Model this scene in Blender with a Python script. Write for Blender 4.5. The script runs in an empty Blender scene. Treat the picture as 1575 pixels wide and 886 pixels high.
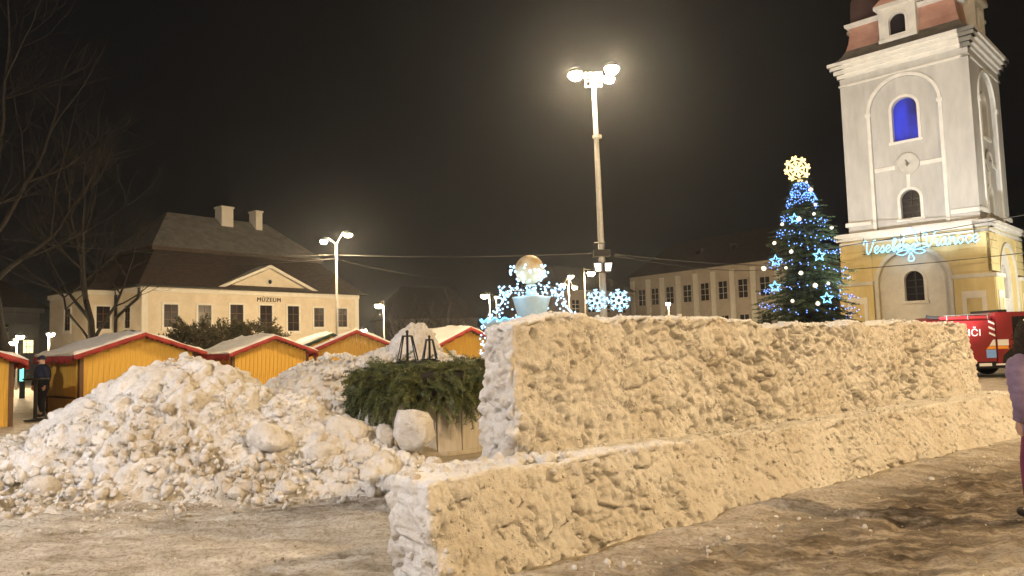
import bpy, bmesh, math, random
import numpy as np
from math import sin, cos, pi, radians, sqrt
from mathutils import Vector, Matrix

S = bpy.context.scene
C = S.collection

# ------------------------------------------------------------------ camera
EYE = 1.65
FPX, PITCH, ROLL = 1137.0, radians(4.28), radians(1.66)      # focal length in pixels of a 1575 px wide picture
FW = Vector((0, cos(PITCH), sin(PITCH)))
UP0 = Vector((0, -sin(PITCH), cos(PITCH)))
RX = Vector((1, 0, 0)) * cos(ROLL) - UP0 * sin(ROLL)
UX = Vector((1, 0, 0)) * sin(ROLL) + UP0 * cos(ROLL)
cam_d = bpy.data.cameras.new('camera')
cam_d.sensor_width = 36.0
cam_d.lens = 36.0 * FPX / 1575.0
cam_d.clip_start, cam_d.clip_end = 0.05, 2000
cam = bpy.data.objects.new('camera', cam_d)
C.objects.link(cam)
m = Matrix((RX, UX, -FW)).transposed().to_4x4()
m.translation = Vector((0, 0, EYE))
cam.matrix_world = m
S.camera = cam

# ------------------------------------------------------------------ night sky
W = bpy.data.worlds.new('World'); S.world = W; W.use_nodes = True
nt = W.node_tree; nt.nodes.clear()
out = nt.nodes.new('ShaderNodeOutputWorld')
bg = nt.nodes.new('ShaderNodeBackground'); bg2 = nt.nodes.new('ShaderNodeBackground')
sky = nt.nodes.new('ShaderNodeTexSky'); sky.sky_type = 'NISHITA'; sky.sun_disc = False
sky.sun_elevation = radians(-8); sky.sun_rotation = radians(200)
bg.inputs[1].default_value = 0.05
nt.links.new(sky.outputs[0], bg.inputs[0])
bg2.inputs[0].default_value = (1.0, 0.92, 0.90, 1)          # the town's light on a low cloud deck
bg2.inputs[1].default_value = 0.0022
add = nt.nodes.new('ShaderNodeAddShader')
nt.links.new(bg.outputs[0], add.inputs[0]); nt.links.new(bg2.outputs[0], add.inputs[1])
nt.links.new(add.outputs[0], out.inputs[0])

# ------------------------------------------------------------------ exposure
S.view_settings.view_transform = 'Standard'
S.view_settings.look = 'None'
S.view_settings.exposure = 0.8
S.view_settings.gamma = 1.0
S.view_settings.use_curve_mapping = False
S.cycles.use_denoising = True
S.cycles.sample_clamp_indirect = 3.0
S.cycles.sample_clamp_direct = 0.0
S.cycles.max_bounces = 4
S.cycles.diffuse_bounces = 2
S.cycles.glossy_bounces = 2
S.cycles.use_adaptive_sampling = True
S.cycles.adaptive_threshold = 0.015
S.cycles.volume_bounces = 0
S.cycles.caustics_reflective = False
S.cycles.caustics_refractive = False

# light levels (watts per square metre of lamp surface in Cycles emission units)
L_MAST, L_SODIUM, L_WHITE, L_STREET, L_SMALL = 1150.0, 1180.0, 2400.0, 1250.0, 420.0
SODIUM = (1.0, 0.695, 0.365)
WARM = (1.0, 0.74, 0.42)
COOL = (0.97, 0.92, 0.92)
HAZE = 0.0008

# ------------------------------------------------------------------ helpers
def at(px, py, Y=None, z=None):
    """world point on the ray of a photograph pixel, at depth Y or height z"""
    d = FW + RX * ((px - 787.5) / FPX) - UX * ((py - 443.0) / FPX)
    t = Y / d.y if Y is not None else (z - EYE) / d.z
    return Vector((0, 0, EYE)) + d * t

def tag(o, label=None, cat=None, group=None, kind=None):
    if label: o['label'] = label
    if cat: o['category'] = cat
    if group: o['group'] = group
    if kind: o['kind'] = kind
    return o

def empty(name, loc=(0, 0, 0), rz=0.0):
    o = bpy.data.objects.new(name, None); C.objects.link(o)
    o.location = loc; o.rotation_euler = (0, 0, rz); o.empty_display_size = 0.2
    return o

def link(name, me, mt, parent=None, smooth=False):
    o = bpy.data.objects.new(name, me); C.objects.link(o)
    if mt and not me.materials: me.materials.append(mt)
    if parent: o.parent = parent
    if smooth: me.polygons.foreach_set('use_smooth', [True] * len(me.polygons))
    return o

def np_mesh(name, V, F):
    """V (n,3) array, F (m,3|4) array"""
    me = bpy.data.meshes.new(name)
    V = np.asarray(V, np.float32); F = np.asarray(F, np.int32)
    k = F.shape[1]
    me.vertices.add(len(V)); me.vertices.foreach_set('co', V.ravel())
    me.loops.add(F.size); me.loops.foreach_set('vertex_index', F.ravel())
    me.polygons.add(len(F))
    me.polygons.foreach_set('loop_start', np.arange(0, F.size, k, dtype=np.int32))
    me.polygons.foreach_set('loop_total', np.full(len(F), k, np.int32))
    me.update(calc_edges=True); me.validate()
    return me

class MB:
    def __init__(s): s.v = []; s.f = []
    def add(s, vs, fs):
        n = len(s.v); s.v += [tuple(v) for v in vs]; s.f += [tuple(i + n for i in f) for f in fs]; return s
    def box(s, c, d, rz=0.0, m=None):
        x, y, z = d[0] / 2, d[1] / 2, d[2] / 2
        p = [Vector((a * x, b * y, e * z)) for e in (-1, 1) for b in (-1, 1) for a in (-1, 1)]
        R = m if m is not None else Matrix.Rotation(rz, 3, 'Z')
        p = [R @ q + Vector(c) for q in p]
        return s.add(p, [(0, 2, 3, 1), (4, 5, 7, 6), (0, 1, 5, 4), (2, 6, 7, 3), (0, 4, 6, 2), (1, 3, 7, 5)])
    def bx(s, x0, x1, y0, y1, z0, z1):
        return s.box(((x0 + x1) / 2, (y0 + y1) / 2, (z0 + z1) / 2), (x1 - x0, y1 - y0, z1 - z0))
    def quad(s, a, b, c, d): return s.add([a, b, c, d], [(0, 1, 2, 3)])
    def poly(s, pts): return s.add(pts, [tuple(range(len(pts)))])
    def prism(s, pts, off):
        n = len(pts); off = Vector(off); p = [Vector(q) for q in pts]
        s.add(p + [q + off for q in p], [tuple(reversed(range(n))), tuple(range(n, 2 * n))] +
              [(i, (i + 1) % n, n + (i + 1) % n, n + i) for i in range(n)])
        return s
    def tube(s, pts, r, n=6, closed=False):
        pts = [Vector(p) for p in pts]; N = len(pts)
        rr = r if isinstance(r, (list, tuple)) else [r] * N
        up = Vector((0, 0, 1)); vs = []; prev = None
        for i, p in enumerate(pts):
            if closed: t = pts[(i + 1) % N] - pts[i - 1]
            else: t = pts[min(i + 1, N - 1)] - pts[max(i - 1, 0)]
            if t.length < 1e-9: t = up
            t.normalize()
            a = prev if prev is not None else (Vector((1, 0, 0)) if abs(t.z) > .9 else up)
            a = a - t * a.dot(t)
            if a.length < 1e-6: a = t.orthogonal()
            a.normalize(); prev = a; b = t.cross(a)
            vs += [p + (a * cos(2 * pi * k / n) + b * sin(2 * pi * k / n)) * rr[i] for k in range(n)]
        fs = []
        for i in range(N if closed else N - 1):
            j = (i + 1) % N
            for k in range(n):
                l = (k + 1) % n
                fs.append((i * n + k, i * n + l, j * n + l, j * n + k))
        if not closed:
            fs.append(tuple(reversed(range(n)))); fs.append(tuple((N - 1) * n + k for k in range(n)))
        return s.add(vs, fs)
    def lathe(s, prof, c=(0, 0, 0), n=16):
        vs = [(c[0] + r * cos(2 * pi * k / n), c[1] + r * sin(2 * pi * k / n), c[2] + z) for r, z in prof for k in range(n)]
        fs = [(i * n + k, i * n + (k + 1) % n, (i + 1) * n + (k + 1) % n, (i + 1) * n + k) for i in range(len(prof) - 1) for k in range(n)]
        fs.append(tuple(reversed(range(n)))); fs.append(tuple((len(prof) - 1) * n + k for k in range(n)))
        return s.add(vs, fs)
    def sphere(s, c, r, n=10, m=6, sz=1.0):
        prof = [(r * sin(pi * i / m), -r * sz * cos(pi * i / m)) for i in range(m + 1)]
        prof[0] = (r * .02, -r * sz); prof[-1] = (r * .02, r * sz)
        return s.lathe(prof, c, n)
    def build(s, name, mt, parent=None, smooth=False):
        me = bpy.data.meshes.new(name); me.from_pydata(s.v, [], s.f); me.update()
        return link(name, me, mt, parent, smooth)

# ------------------------------------------------------------------ numpy noise
def h3(ix, iy, iz, k=0):
    n = (ix.astype(np.int64) * 374761393 + iy.astype(np.int64) * 668265263 + iz.astype(np.int64) * 2147483647 + k * 1274126177) & 0xffffffff
    n = ((n ^ (n >> 13)) * 1274126177) & 0xffffffff
    n = ((n ^ (n >> 16)) * 2246822519) & 0xffffffff
    return ((n ^ (n >> 15)) & 0xffffff) / float(0xffffff)
def vnoise(P, sc, k=0):
    Q = P / sc; I = np.floor(Q); T = Q - I; T = T * T * (3 - 2 * T); I = I.astype(np.int64)
    r = 0
    for a in (0, 1):
        for b in (0, 1):
            for c in (0, 1):
                w = (T[:, 0] if a else 1 - T[:, 0]) * (T[:, 1] if b else 1 - T[:, 1]) * (T[:, 2] if c else 1 - T[:, 2])
                r = r + w * h3(I[:, 0] + a, I[:, 1] + b, I[:, 2] + c, k)
    return r * 2 - 1
def fbm(P, sc, o=4, k=0):
    r = 0; a = 1.0
    for i in range(o):
        r = r + a * vnoise(P, sc / 2 ** i, k + i * 17); a *= .5
    return r
def worley(P, sc, k=0):
    Q = P / sc; I = np.floor(Q).astype(np.int64)
    f1 = np.full(len(P), 9.0); f2 = np.full(len(P), 9.0); hid = np.zeros(len(P))
    for a in (-1, 0, 1):
        for b in (-1, 0, 1):
            for c in (-1, 0, 1):
                J = I + np.array([a, b, c])
                c0 = [J[:, i] + .12 + .76 * h3(J[:, 0], J[:, 1], J[:, 2], k + i * 31) for i in range(3)]
                d = np.sqrt(sum((Q[:, i] - c0[i]) ** 2 for i in range(3)))
                h = h3(J[:, 0], J[:, 1], J[:, 2], k + 99)
                n1 = d < f1
                f2 = np.where(n1, f1, np.minimum(f2, d)); hid = np.where(n1, h, hid); f1 = np.where(n1, d, f1)
    return f1, f2, hid
def sstep(x, a, b):
    t = np.clip((x - a) / (b - a), 0, 1); return t * t * (3 - 2 * t)

# ------------------------------------------------------------------ materials
def new_mat(name):
    mt = bpy.data.materials.new(name); mt.use_nodes = True
    return mt, mt.node_tree.nodes, mt.node_tree.links, mt.node_tree.nodes['Principled BSDF']
def mat(name, c1, c2=None, rough=.7, scale=6.0, bump=0.0, bscale=None, metal=0.0, detail=5, stretch=(1, 1, 1), lo=.35, hi=.65, spec=.4):
    mt, N, Lk, b = new_mat(name)
    b.inputs['Roughness'].default_value = rough; b.inputs['Metallic'].default_value = metal
    b.inputs['Specular IOR Level'].default_value = spec
    b.inputs['Base Color'].default_value = (*c1, 1)
    if c2 or bump:
        tc = N.new('ShaderNodeTexCoord'); mp = N.new('ShaderNodeMapping'); mp.inputs['Scale'].default_value = stretch
        Lk.new(tc.outputs['Object'], mp.inputs[0])
    if c2:
        n = N.new('ShaderNodeTexNoise'); n.inputs['Scale'].default_value = scale; n.inputs['Detail'].default_value = detail
        n.inputs['Roughness'].default_value = .62
        r = N.new('ShaderNodeValToRGB'); r.color_ramp.elements[0].position = lo; r.color_ramp.elements[1].position = hi
        r.color_ramp.elements[0].color = (*c1, 1); r.color_ramp.elements[1].color = (*c2, 1)
        Lk.new(mp.outputs[0], n.inputs['Vector']); Lk.new(n.outputs[0], r.inputs[0]); Lk.new(r.outputs[0], b.inputs['Base Color'])
    if bump:
        n2 = N.new('ShaderNodeTexNoise'); n2.inputs['Scale'].default_value = bscale or scale * 4; n2.inputs['Detail'].default_value = 4
        bp = N.new('ShaderNodeBump'); bp.inputs['Strength'].default_value = bump; bp.inputs['Distance'].default_value = .02
        Lk.new(mp.outputs[0], n2.inputs['Vector']); Lk.new(n2.outputs[0], bp.inputs['Height']); Lk.new(bp.outputs[0], b.inputs['Normal'])
    return mt
def emit(name, col, s, sample=True):
    mt, N, Lk, b = new_mat(name)
    b.inputs['Base Color'].default_value = (*[min(1, c * .8) for c in col], 1)
    b.inputs['Emission Color'].default_value = (*col, 1); b.inputs['Emission Strength'].default_value = s
    if not sample: mt.cycles.emission_sampling = 'NONE'
    return mt

def snow_mat(name, clean, dirty, scale, lo, hi, bump=.6):
    """packed snow: two scales of soiling and a crystalline fine relief"""
    mt, N, Lk, b = new_mat(name)
    b.inputs['Roughness'].default_value = .62; b.inputs['Specular IOR Level'].default_value = .35
    tc = N.new('ShaderNodeTexCoord')
    n = N.new('ShaderNodeTexNoise'); n.inputs['Scale'].default_value = scale; n.inputs['Detail'].default_value = 8; n.inputs['Roughness'].default_value = .66
    r = N.new('ShaderNodeValToRGB'); r.color_ramp.elements[0].position = lo; r.color_ramp.elements[1].position = hi
    r.color_ramp.elements[0].color = (*dirty, 1); r.color_ramp.elements[1].color = (*clean, 1)
    g = N.new('ShaderNodeTexNoise'); g.inputs['Scale'].default_value = scale * 14; g.inputs['Detail'].default_value = 6
    r2 = N.new('ShaderNodeValToRGB'); r2.color_ramp.elements[0].position = .26; r2.color_ramp.elements[1].position = .48
    r2.color_ramp.elements[0].color = (.72, .67, .58, 1); r2.color_ramp.elements[1].color = (1, 1, 1, 1)
    mx = N.new('ShaderNodeMix'); mx.data_type = 'RGBA'; mx.blend_type = 'MULTIPLY'; mx.inputs[0].default_value = .75
    for t in (n, g): Lk.new(tc.outputs['Object'], t.inputs['Vector'])
    Lk.new(n.outputs[0], r.inputs[0]); Lk.new(g.outputs[0], r2.inputs[0])
    Lk.new(r.outputs[0], mx.inputs[6]); Lk.new(r2.outputs[0], mx.inputs[7]); Lk.new(mx.outputs[2], b.inputs['Base Color'])
    f1 = N.new('ShaderNodeTexNoise'); f1.inputs['Scale'].default_value = 24; f1.inputs['Detail'].default_value = 6; f1.inputs['Roughness'].default_value = .7
    bp = N.new('ShaderNodeBump'); bp.inputs['Strength'].default_value = min(1, bump * 1.5); bp.inputs['Distance'].default_value = .035
    Lk.new(tc.outputs['Object'], f1.inputs['Vector']); Lk.new(f1.outputs[0], bp.inputs['Height']); Lk.new(bp.outputs[0], b.inputs['Normal'])
    return mt

M = {}
M['snow_wall'] = snow_mat('packed_snow_blocks', (.86, .84, .81), (.72, .67, .60), 1.6, .34, .60)
M['snow_top'] = snow_mat('loose_snow_whitened_top', (.92, .92, .92), (.82, .80, .77), 4.0, .3, .55, .5)  # loose snow, whitened to stand in for light contrast on upward faces
M['snow_heap'] = snow_mat('shovelled_snow', (.88, .87, .86), (.66, .60, .51), 1.1, .34, .60)
M['slush'] = snow_mat('dirty_ice', (.55, .48, .38), (.22, .17, .11), 3.0, .35, .62, .5)
M['snow_clean'] = snow_mat('settled_snow', (.86, .85, .84), (.78, .75, .70), 2.0, .3, .6, .35)
M['wood_yellow'] = mat('varnished_spruce', (.60, .33, .04), (.76, .46, .08), .5, 3, .25, 30, stretch=(6, 6, .6))
M['wood_dark'] = mat('dark_timber', (.10, .05, .025), (.16, .085, .04), .6, 4, .3, 30, stretch=(5, 5, .7))
M['wood_pale'] = mat('weathered_pale_boards', (.45, .40, .32), (.58, .53, .45), .6, 3, .3, 24, stretch=(6, 6, .5))
M['red_cloth'] = mat('red_awning_cloth', (.26, .022, .018), (.42, .05, .035), .7, 5, .3, 30)
M['green_cloth'] = mat('dark_green_awning', (.01, .035, .02), (.02, .06, .035), .7, 5)
M['cream'] = mat('cream_plaster', (.64, .56, .44), (.76, .68, .56), .85, 1.2, .25, 12)
M['white_plaster'] = mat('white_plaster', (.72, .69, .62), (.80, .77, .70), .8, 2, .2, 14)
M['tower_grey'] = mat('pale_grey_render', (.38, .375, .36), (.52, .51, .485), .85, 1.3, .3, 10, detail=9, stretch=(1.5, 1.5, .4), lo=.30, hi=.70)
M['tower_trim'] = mat('white_stone_trim', (.60, .59, .55), (.72, .70, .65), .8, 2, .2, 12)
M['tower_yellow'] = mat('ochre_yellow_render', (.62, .50, .22), (.74, .63, .36), .85, 1.3, .3, 10, detail=9, stretch=(1.5, 1.5, .5), lo=.3, hi=.7)
M['copper'] = mat('patinated_copper_sheet', (.42, .22, .17), (.54, .32, .25), .5, 1.2, .2, 8, metal=.25)
M['copper_dark'] = mat('dark_copper_sheet', (.06, .035, .035), (.10, .06, .055), .5, 1.2, .2, 8, metal=.2)
M['roof_dark'] = mat('dark_shingle_roof', (.045, .032, .026), (.085, .065, .055), .8, 3, .6, 9, stretch=(1, 1, 3))
M['roof_snowy'] = mat('dusted_roof', (.16, .155, .15), (.24, .235, .23), .8, 2, .3, 9)
M['glass_dark'] = mat('dark_window_glass', (.012, .010, .014), (.025, .020, .022), .22, 1.5, spec=.18)
M['metal_dark'] = mat('dark_painted_metal', (.015, .015, .016), None, .45)
M['metal_pole'] = mat('galvanised_pole', (.42, .41, .38), (.52, .51, .47), .45, 8, metal=.4)
M['bark'] = mat('tree_bark', (.016, .013, .010), (.036, .029, .022), .9, 8, .5, 40)
M['conifer'] = mat('conifer_needles', (.018, .040, .014), (.06, .095, .035), .6, 7)
M['wreath'] = mat('cut_spruce_needles', (.030, .050, .012), (.17, .18, .065), .5, 11)
M['shrub'] = mat('shrub_leaves', (.030, .028, .012), (.085, .07, .03), .7, 5)
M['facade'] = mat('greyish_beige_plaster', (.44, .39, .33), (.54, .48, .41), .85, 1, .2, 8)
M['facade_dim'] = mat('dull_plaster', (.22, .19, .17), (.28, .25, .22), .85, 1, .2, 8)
M['pediment'] = M['cream']
M['truck_red'] = mat('red_fire_engine_paint', (.20, .010, .014), (.25, .014, .018), .38, 3, spec=.6)
M['truck_white'] = mat('white_reflective_tape', (.80, .80, .78), None, .4)
M['truck_orange'] = mat('orange_tape', (.85, .35, .04), None, .4)
M['truck_blue'] = mat('light_blue_panel', (.20, .40, .85), None, .35)
M['rubber'] = mat('black_rubber', (.012, .012, .012), None, .8)
M['chrome'] = mat('bright_metal', (.6, .6, .6), None, .25, metal=.9)
M['clock_stone'] = mat('grey_clock_stone', (.44, .43, .40), (.52, .51, .47), .8, 3)
M['clock_hand'] = mat('dull_brass', (.16, .15, .13), None, .6)
M['wire'] = mat('overhead_cable', (.05, .048, .045), None, .6)
M['skin'] = mat('skin', (.55, .34, .25), None, .5)
M['jacket'] = mat('lavender_quilted_jacket', (.17, .12, .19), (.23, .17, .26), .75, 10, .3, 40)
M['trousers'] = mat('plum_trousers', (.13, .02, .06), (.17, .03, .08), .8, 10)
M['boots'] = mat('dark_boots', (.02, .016, .014), None, .6)
M['hood'] = mat('dark_brown_fur', (.020, .013, .008), (.045, .030, .018), .95, 30, .8, 90)
M['navy'] = mat('navy_jacket', (.012, .016, .035), None, .8)
M['stone_teal'] = mat('wrapped_fountain_stone', (.42, .52, .54), (.52, .62, .64), .6, 4, .3, 20)
M['ball_gold'] = mat('gold_netting', (.52, .38, .18), (.70, .62, .46), .5, 7, .3, 40)
M['bauble'] = emit('lit_bauble', (1.0, .93, .80), .55, False)
M['e_mast'] = emit('floodlight_glass', WARM, L_MAST)
M['e_sodium'] = emit('sodium_lamp_glass', SODIUM, L_SODIUM)
M['e_white'] = emit('white_lamp_glass', COOL, L_WHITE)
M['e_street'] = emit('street_lamp_glass', WARM, L_STREET)
M['e_small'] = emit('small_lamp_glass', WARM, L_SMALL)
M['e_panel'] = emit('lit_panel_glass', (1, .93, .85), 1.6)
M['e_flake'] = emit('cold_white_led', (.34, .70, 1.0), 1.35)
M['e_flake_warm'] = emit('warm_led_core', (.8, 1.0, .75), 1.6)
M['e_blue'] = emit('blue_led', (.13, .30, 1.0), 2.6, False)
M['e_cyan'] = emit('cyan_led', (.18, .58, 1.0), 1.3, False)
M['e_ice'] = emit('icy_white_led', (.46, .76, 1.0), 1.5, False)
M['e_sign'] = emit('neon_tube', (.28, .70, 1.0), 1.15)
M['e_top'] = emit('warm_star_led', (1.0, .80, .36), .95)
M['e_warmled'] = emit('warm_white_led', (1.0, .80, .5), 3.0, False)
M['e_bluewin'] = emit('blue_lit_window', (.02, .03, .75), .40)
_m = M['e_bluewin']; _m.node_tree.nodes['Principled BSDF'].inputs['Base Color'].default_value = (.01, .01, .03, 1); _n = _m.node_tree.nodes.new('ShaderNodeTexNoise'); _n.inputs['Scale'].default_value = 1.1; _n.inputs['Detail'].default_value = 3
_r = _m.node_tree.nodes.new('ShaderNodeValToRGB'); _r.color_ramp.elements[0].position = .36; _r.color_ramp.elements[1].position = .60
_r.color_ramp.elements[0].color = (.004, .004, .10, 1); _r.color_ramp.elements[1].color = (.03, .06, 1.0, 1)
_m.node_tree.links.new(_n.outputs[0], _r.inputs[0]); _m.node_tree.links.new(_r.outputs[0], _m.node_tree.nodes['Principled BSDF'].inputs['Emission Color'])
M['e_window'] = emit('lit_window', (1.0, .78, .35), 1.5)
M['e_teal'] = emit('teal_shop_light', (.2, .9, .8), 1.0)

# ================================================================== ground
W0 = Vector((-.02, 6.24, 0)); SD = Vector((.795, .606, 0)).normalized(); TN = Vector((.606, -.795, 0)).normalized()
def local(X, Y):                       # along the snow wall (s) and out of its front (t)
    return (X - W0.x) * SD.x + (Y - W0.y) * SD.y, (X - W0.x) * TN.x + (Y - W0.y) * TN.y

def ground():
    def axis(lo, hi, step, far0, far1):
        core = np.arange(lo, hi + 1e-6, step)
        def grow(a, b):
            r = []; s = step
            x = a
            while abs(x - a) < abs(b - a):
                s *= 1.22; x += s * (1 if b > a else -1); r.append(x)
            return r
        return np.array(sorted(grow(lo, far0) + list(core) + grow(hi, far1)))
    xs = axis(-7.0, 7.5, .036, -400, 400); ys = axis(3.2, 12.0, .030, -60, 600)
    X, Y = np.meshgrid(xs, ys); X = X.ravel(); Y = Y.ravel()
    P = np.stack([X, Y, np.zeros_like(X)], 1)
    s, t = local(X, Y)
    slush = sstep(t, .7, 1.6) * sstep(s, -4.5, -1.0)
    near = np.clip(1 - (np.hypot(X, Y - 7) - 9) / 10, 0, 1)
    # ridges pressed by shoes and tyres run across the view on the left, along the bench on the right
    Pa = np.stack([X * .30 + Y * .06, Y * 1.2, X * 0], 1); Pb = np.stack([s * .40, t * 1.1, s * 0 + 7], 1)
    left = fbm(Pa, .30, 5, 3) * .034 + fbm(P, 1.6, 3, 9) * .035
    f1, f2, hh = worley(np.stack([s * .7, t, s * 0], 1), .16, 5)
    right = fbm(Pb, .22, 5, 5) * .032 + fbm(P, .9, 3, 21) * .03 + (hh - .5) * .035 * sstep(f2 - f1, .05, .25)
    g1, g2, gh = worley(np.stack([X * .8, Y, X * 0], 1), .22, 15)
    left = left + (gh - .5) * .030 * sstep(g2 - g1, .05, .3)
    q1, q2, qh = worley(P + .03 * fbm(P, .1, 2, 77)[:, None], .12, 25)
    grain = .022 * (.5 - q1) * sstep(fbm(P, .7, 3, 44), -.3, .4) + .012 * fbm(P, .09, 3, 46)
    Z = (left * (1 - slush) + right * slush + grain) * near - .02
    # snow trodden up against the foot of the bench
    Z += .10 * np.exp(-((t - .85) / .28) ** 2) * sstep(s, -1.6, -1.0) * (1 - sstep(s, 9, 10)) * near
    Z += .05 * np.exp(-((t - 1.3) / .5) ** 2) * sstep(s, -.5, 4) * near
    # boot prints pressed into the surface, most of them along the bench
    g = np.random.default_rng(19)
    for i in range(150):
        if i < 95:
            s_, t_ = g.uniform(-.5, 9), g.uniform(1.1, 4.2); q = W0 + SD * s_ + TN * t_; fx, fy = q.x, q.y; an = math.atan2(SD.y, SD.x) + g.normal() * .25
        else: fx, fy = g.uniform(-5, 0), g.uniform(4.0, 8.2); an = g.normal() * .5
        near_i = np.nonzero((np.abs(X - fx) < .3) & (np.abs(Y - fy) < .3))[0]
        if not len(near_i): continue
        dx, dy = X[near_i] - fx, Y[near_i] - fy; a_ = (dx * cos(an) + dy * sin(an)) / .155; b_ = (-dx * sin(an) + dy * cos(an)) / (.058 + .012 * np.clip(a_, -1, 1))
        q_ = np.sqrt(a_ ** 2 + b_ ** 2); Z[near_i] += -.026 * (1 - sstep(q_, .75, 1.05)) + .010 * np.exp(-((q_ - 1.25) / .2) ** 2)
    nx = len(xs); ny = len(ys)
    i = np.arange(nx * ny).reshape(ny, nx)
    F = np.stack([i[:-1, :-1].ravel(), i[:-1, 1:].ravel(), i[1:, 1:].ravel(), i[1:, :-1].ravel()], 1)
    me = np_mesh('ground', np.stack([X, Y, Z], 1), F)
    a = me.attributes.new('slush', 'FLOAT', 'POINT')
    d = slush * np.clip(.74 + .55 * fbm(np.stack([s * .5, t, s * 0], 1), 1.1, 4, 33), 0, 1) * (1 - .6 * sstep(s, 7, 12))
    a.data.foreach_set('value', d.astype(np.float32))
    mt, N, Lk, b = new_mat('trodden_snow')
    b.inputs['Roughness'].default_value = .55; b.inputs['Specular IOR Level'].default_value = .4
    tc = N.new('ShaderNodeTexCoord')
    def noise(sc, det, vec):
        n = N.new('ShaderNodeTexNoise'); n.inputs['Scale'].default_value = sc; n.inputs['Detail'].default_value = det; n.inputs['Roughness'].default_value = .68
        Lk.new(vec, n.inputs['Vector']); return n.outputs[0]
    def ramp(v, stops):
        r = N.new('ShaderNodeValToRGB'); e = r.color_ramp.elements
        e[0].position, e[0].color = stops[0][0], (*stops[0][1], 1); e[1].position, e[1].color = stops[-1][0], (*stops[-1][1], 1)
        for p, c in stops[1:-1]:
            q = e.new(p); q.color = (*c, 1)
        Lk.new(v, r.inputs[0]); return r.outputs[0]
    mp = N.new('ShaderNodeMapping'); mp.inputs['Scale'].default_value = (.45, 1.5, 1); Lk.new(tc.outputs['Object'], mp.inputs[0])
    mp2 = N.new('ShaderNodeMapping'); mp2.inputs['Rotation'].default_value = (0, 0, radians(-25)); mp2.inputs['Scale'].default_value = (.5, 1.5, 1)
    Lk.new(tc.outputs['Object'], mp2.inputs[0])
    snow = ramp(noise(3.4, 12, mp.outputs[0]), [(.32, (.30, .25, .17)), (.47, (.56, .50, .41)), (.63, (.76, .72, .64))])
    dirt = ramp(noise(4.6, 12, mp2.outputs[0]), [(.34, (.05, .036, .022)), (.48, (.17, .13, .085)), (.62, (.50, .43, .33))])
    at_ = N.new('ShaderNodeAttribute'); at_.attribute_name = 'slush'
    mx = N.new('ShaderNodeMix'); mx.data_type = 'RGBA'
    Lk.new(at_.outputs['Fac'], mx.inputs[0]); Lk.new(snow, mx.inputs[6]); Lk.new(dirt, mx.inputs[7]); Lk.new(mx.outputs[2], b.inputs['Base Color'])
    gr = ramp(noise(26, 8, tc.outputs['Object']), [(.36, (.42, .36, .28)), (.52, (1, 1, 1))])
    mg = N.new('ShaderNodeMix'); mg.data_type = 'RGBA'; mg.blend_type = 'MULTIPLY'; mg.inputs[0].default_value = .75
    Lk.new(mx.outputs[2], mg.inputs[6]); Lk.new(gr, mg.inputs[7]); Lk.new(mg.outputs[2], b.inputs['Base Color'])
    bp = N.new('ShaderNodeBump'); bp.inputs['Strength'].default_value = 1.0; bp.inputs['Distance'].default_value = .05
    Lk.new(noise(16, 12, tc.outputs['Object']), bp.inputs['Height']); Lk.new(bp.outputs[0], b.inputs['Normal'])
    o = link('ground', me, mt, None, True); tag(o, kind='structure')
ground()

# loose clods: too many to count, one object of real lumps
def clod(k, sub):
    bm = bmesh.new(); bmesh.ops.create_icosphere(bm, subdivisions=sub, radius=1.0)
    V = np.array([v.co[:] for v in bm.verts]); F = np.array([[v.index for v in f.verts] for f in bm.faces]); bm.free()
    o = np.array([k * 7.7, k * 3.1, k * 5.3])
    f1, f2, hh = worley(V + o, .9, k)
    r = .82 + .30 * fbm(V + o, 1.0, 3, k) + .22 * (.6 - f1)
    g = np.random.default_rng(k + 900)
    for i in range(9):
        nrm = g.normal(size=3); nrm /= np.linalg.norm(nrm); off = g.uniform(.58, .86); dt = V @ nrm
        r = np.where(dt * r > off, off / np.maximum(dt, 1e-3) + .10 * (r - off / np.maximum(dt, 1e-3)), r)
    r = r + .035 * fbm(V + o, .3, 2, k + 5)
    V = V * r[:, None] * np.array([1.0, .9, .80])
    return V, F
CL2 = [clod(k, 3) for k in range(4)]; CL1 = [clod(k + 20, 2) for k in range(6)]; CL0 = [clod(k + 40, 1) for k in range(6)]; CR = CL0
def rot_rand(rg):
    q = rg.normal(size=4); q /= np.linalg.norm(q); w, x, y, z = q
    return np.array([[1 - 2 * (y * y + z * z), 2 * (x * y - z * w), 2 * (x * z + y * w)], [2 * (x * y + z * w), 1 - 2 * (x * x + z * z), 2 * (y * z - x * w)],
                     [2 * (x * z - y * w), 2 * (y * z + x * w), 1 - 2 * (x * x + y * y)]])

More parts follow.
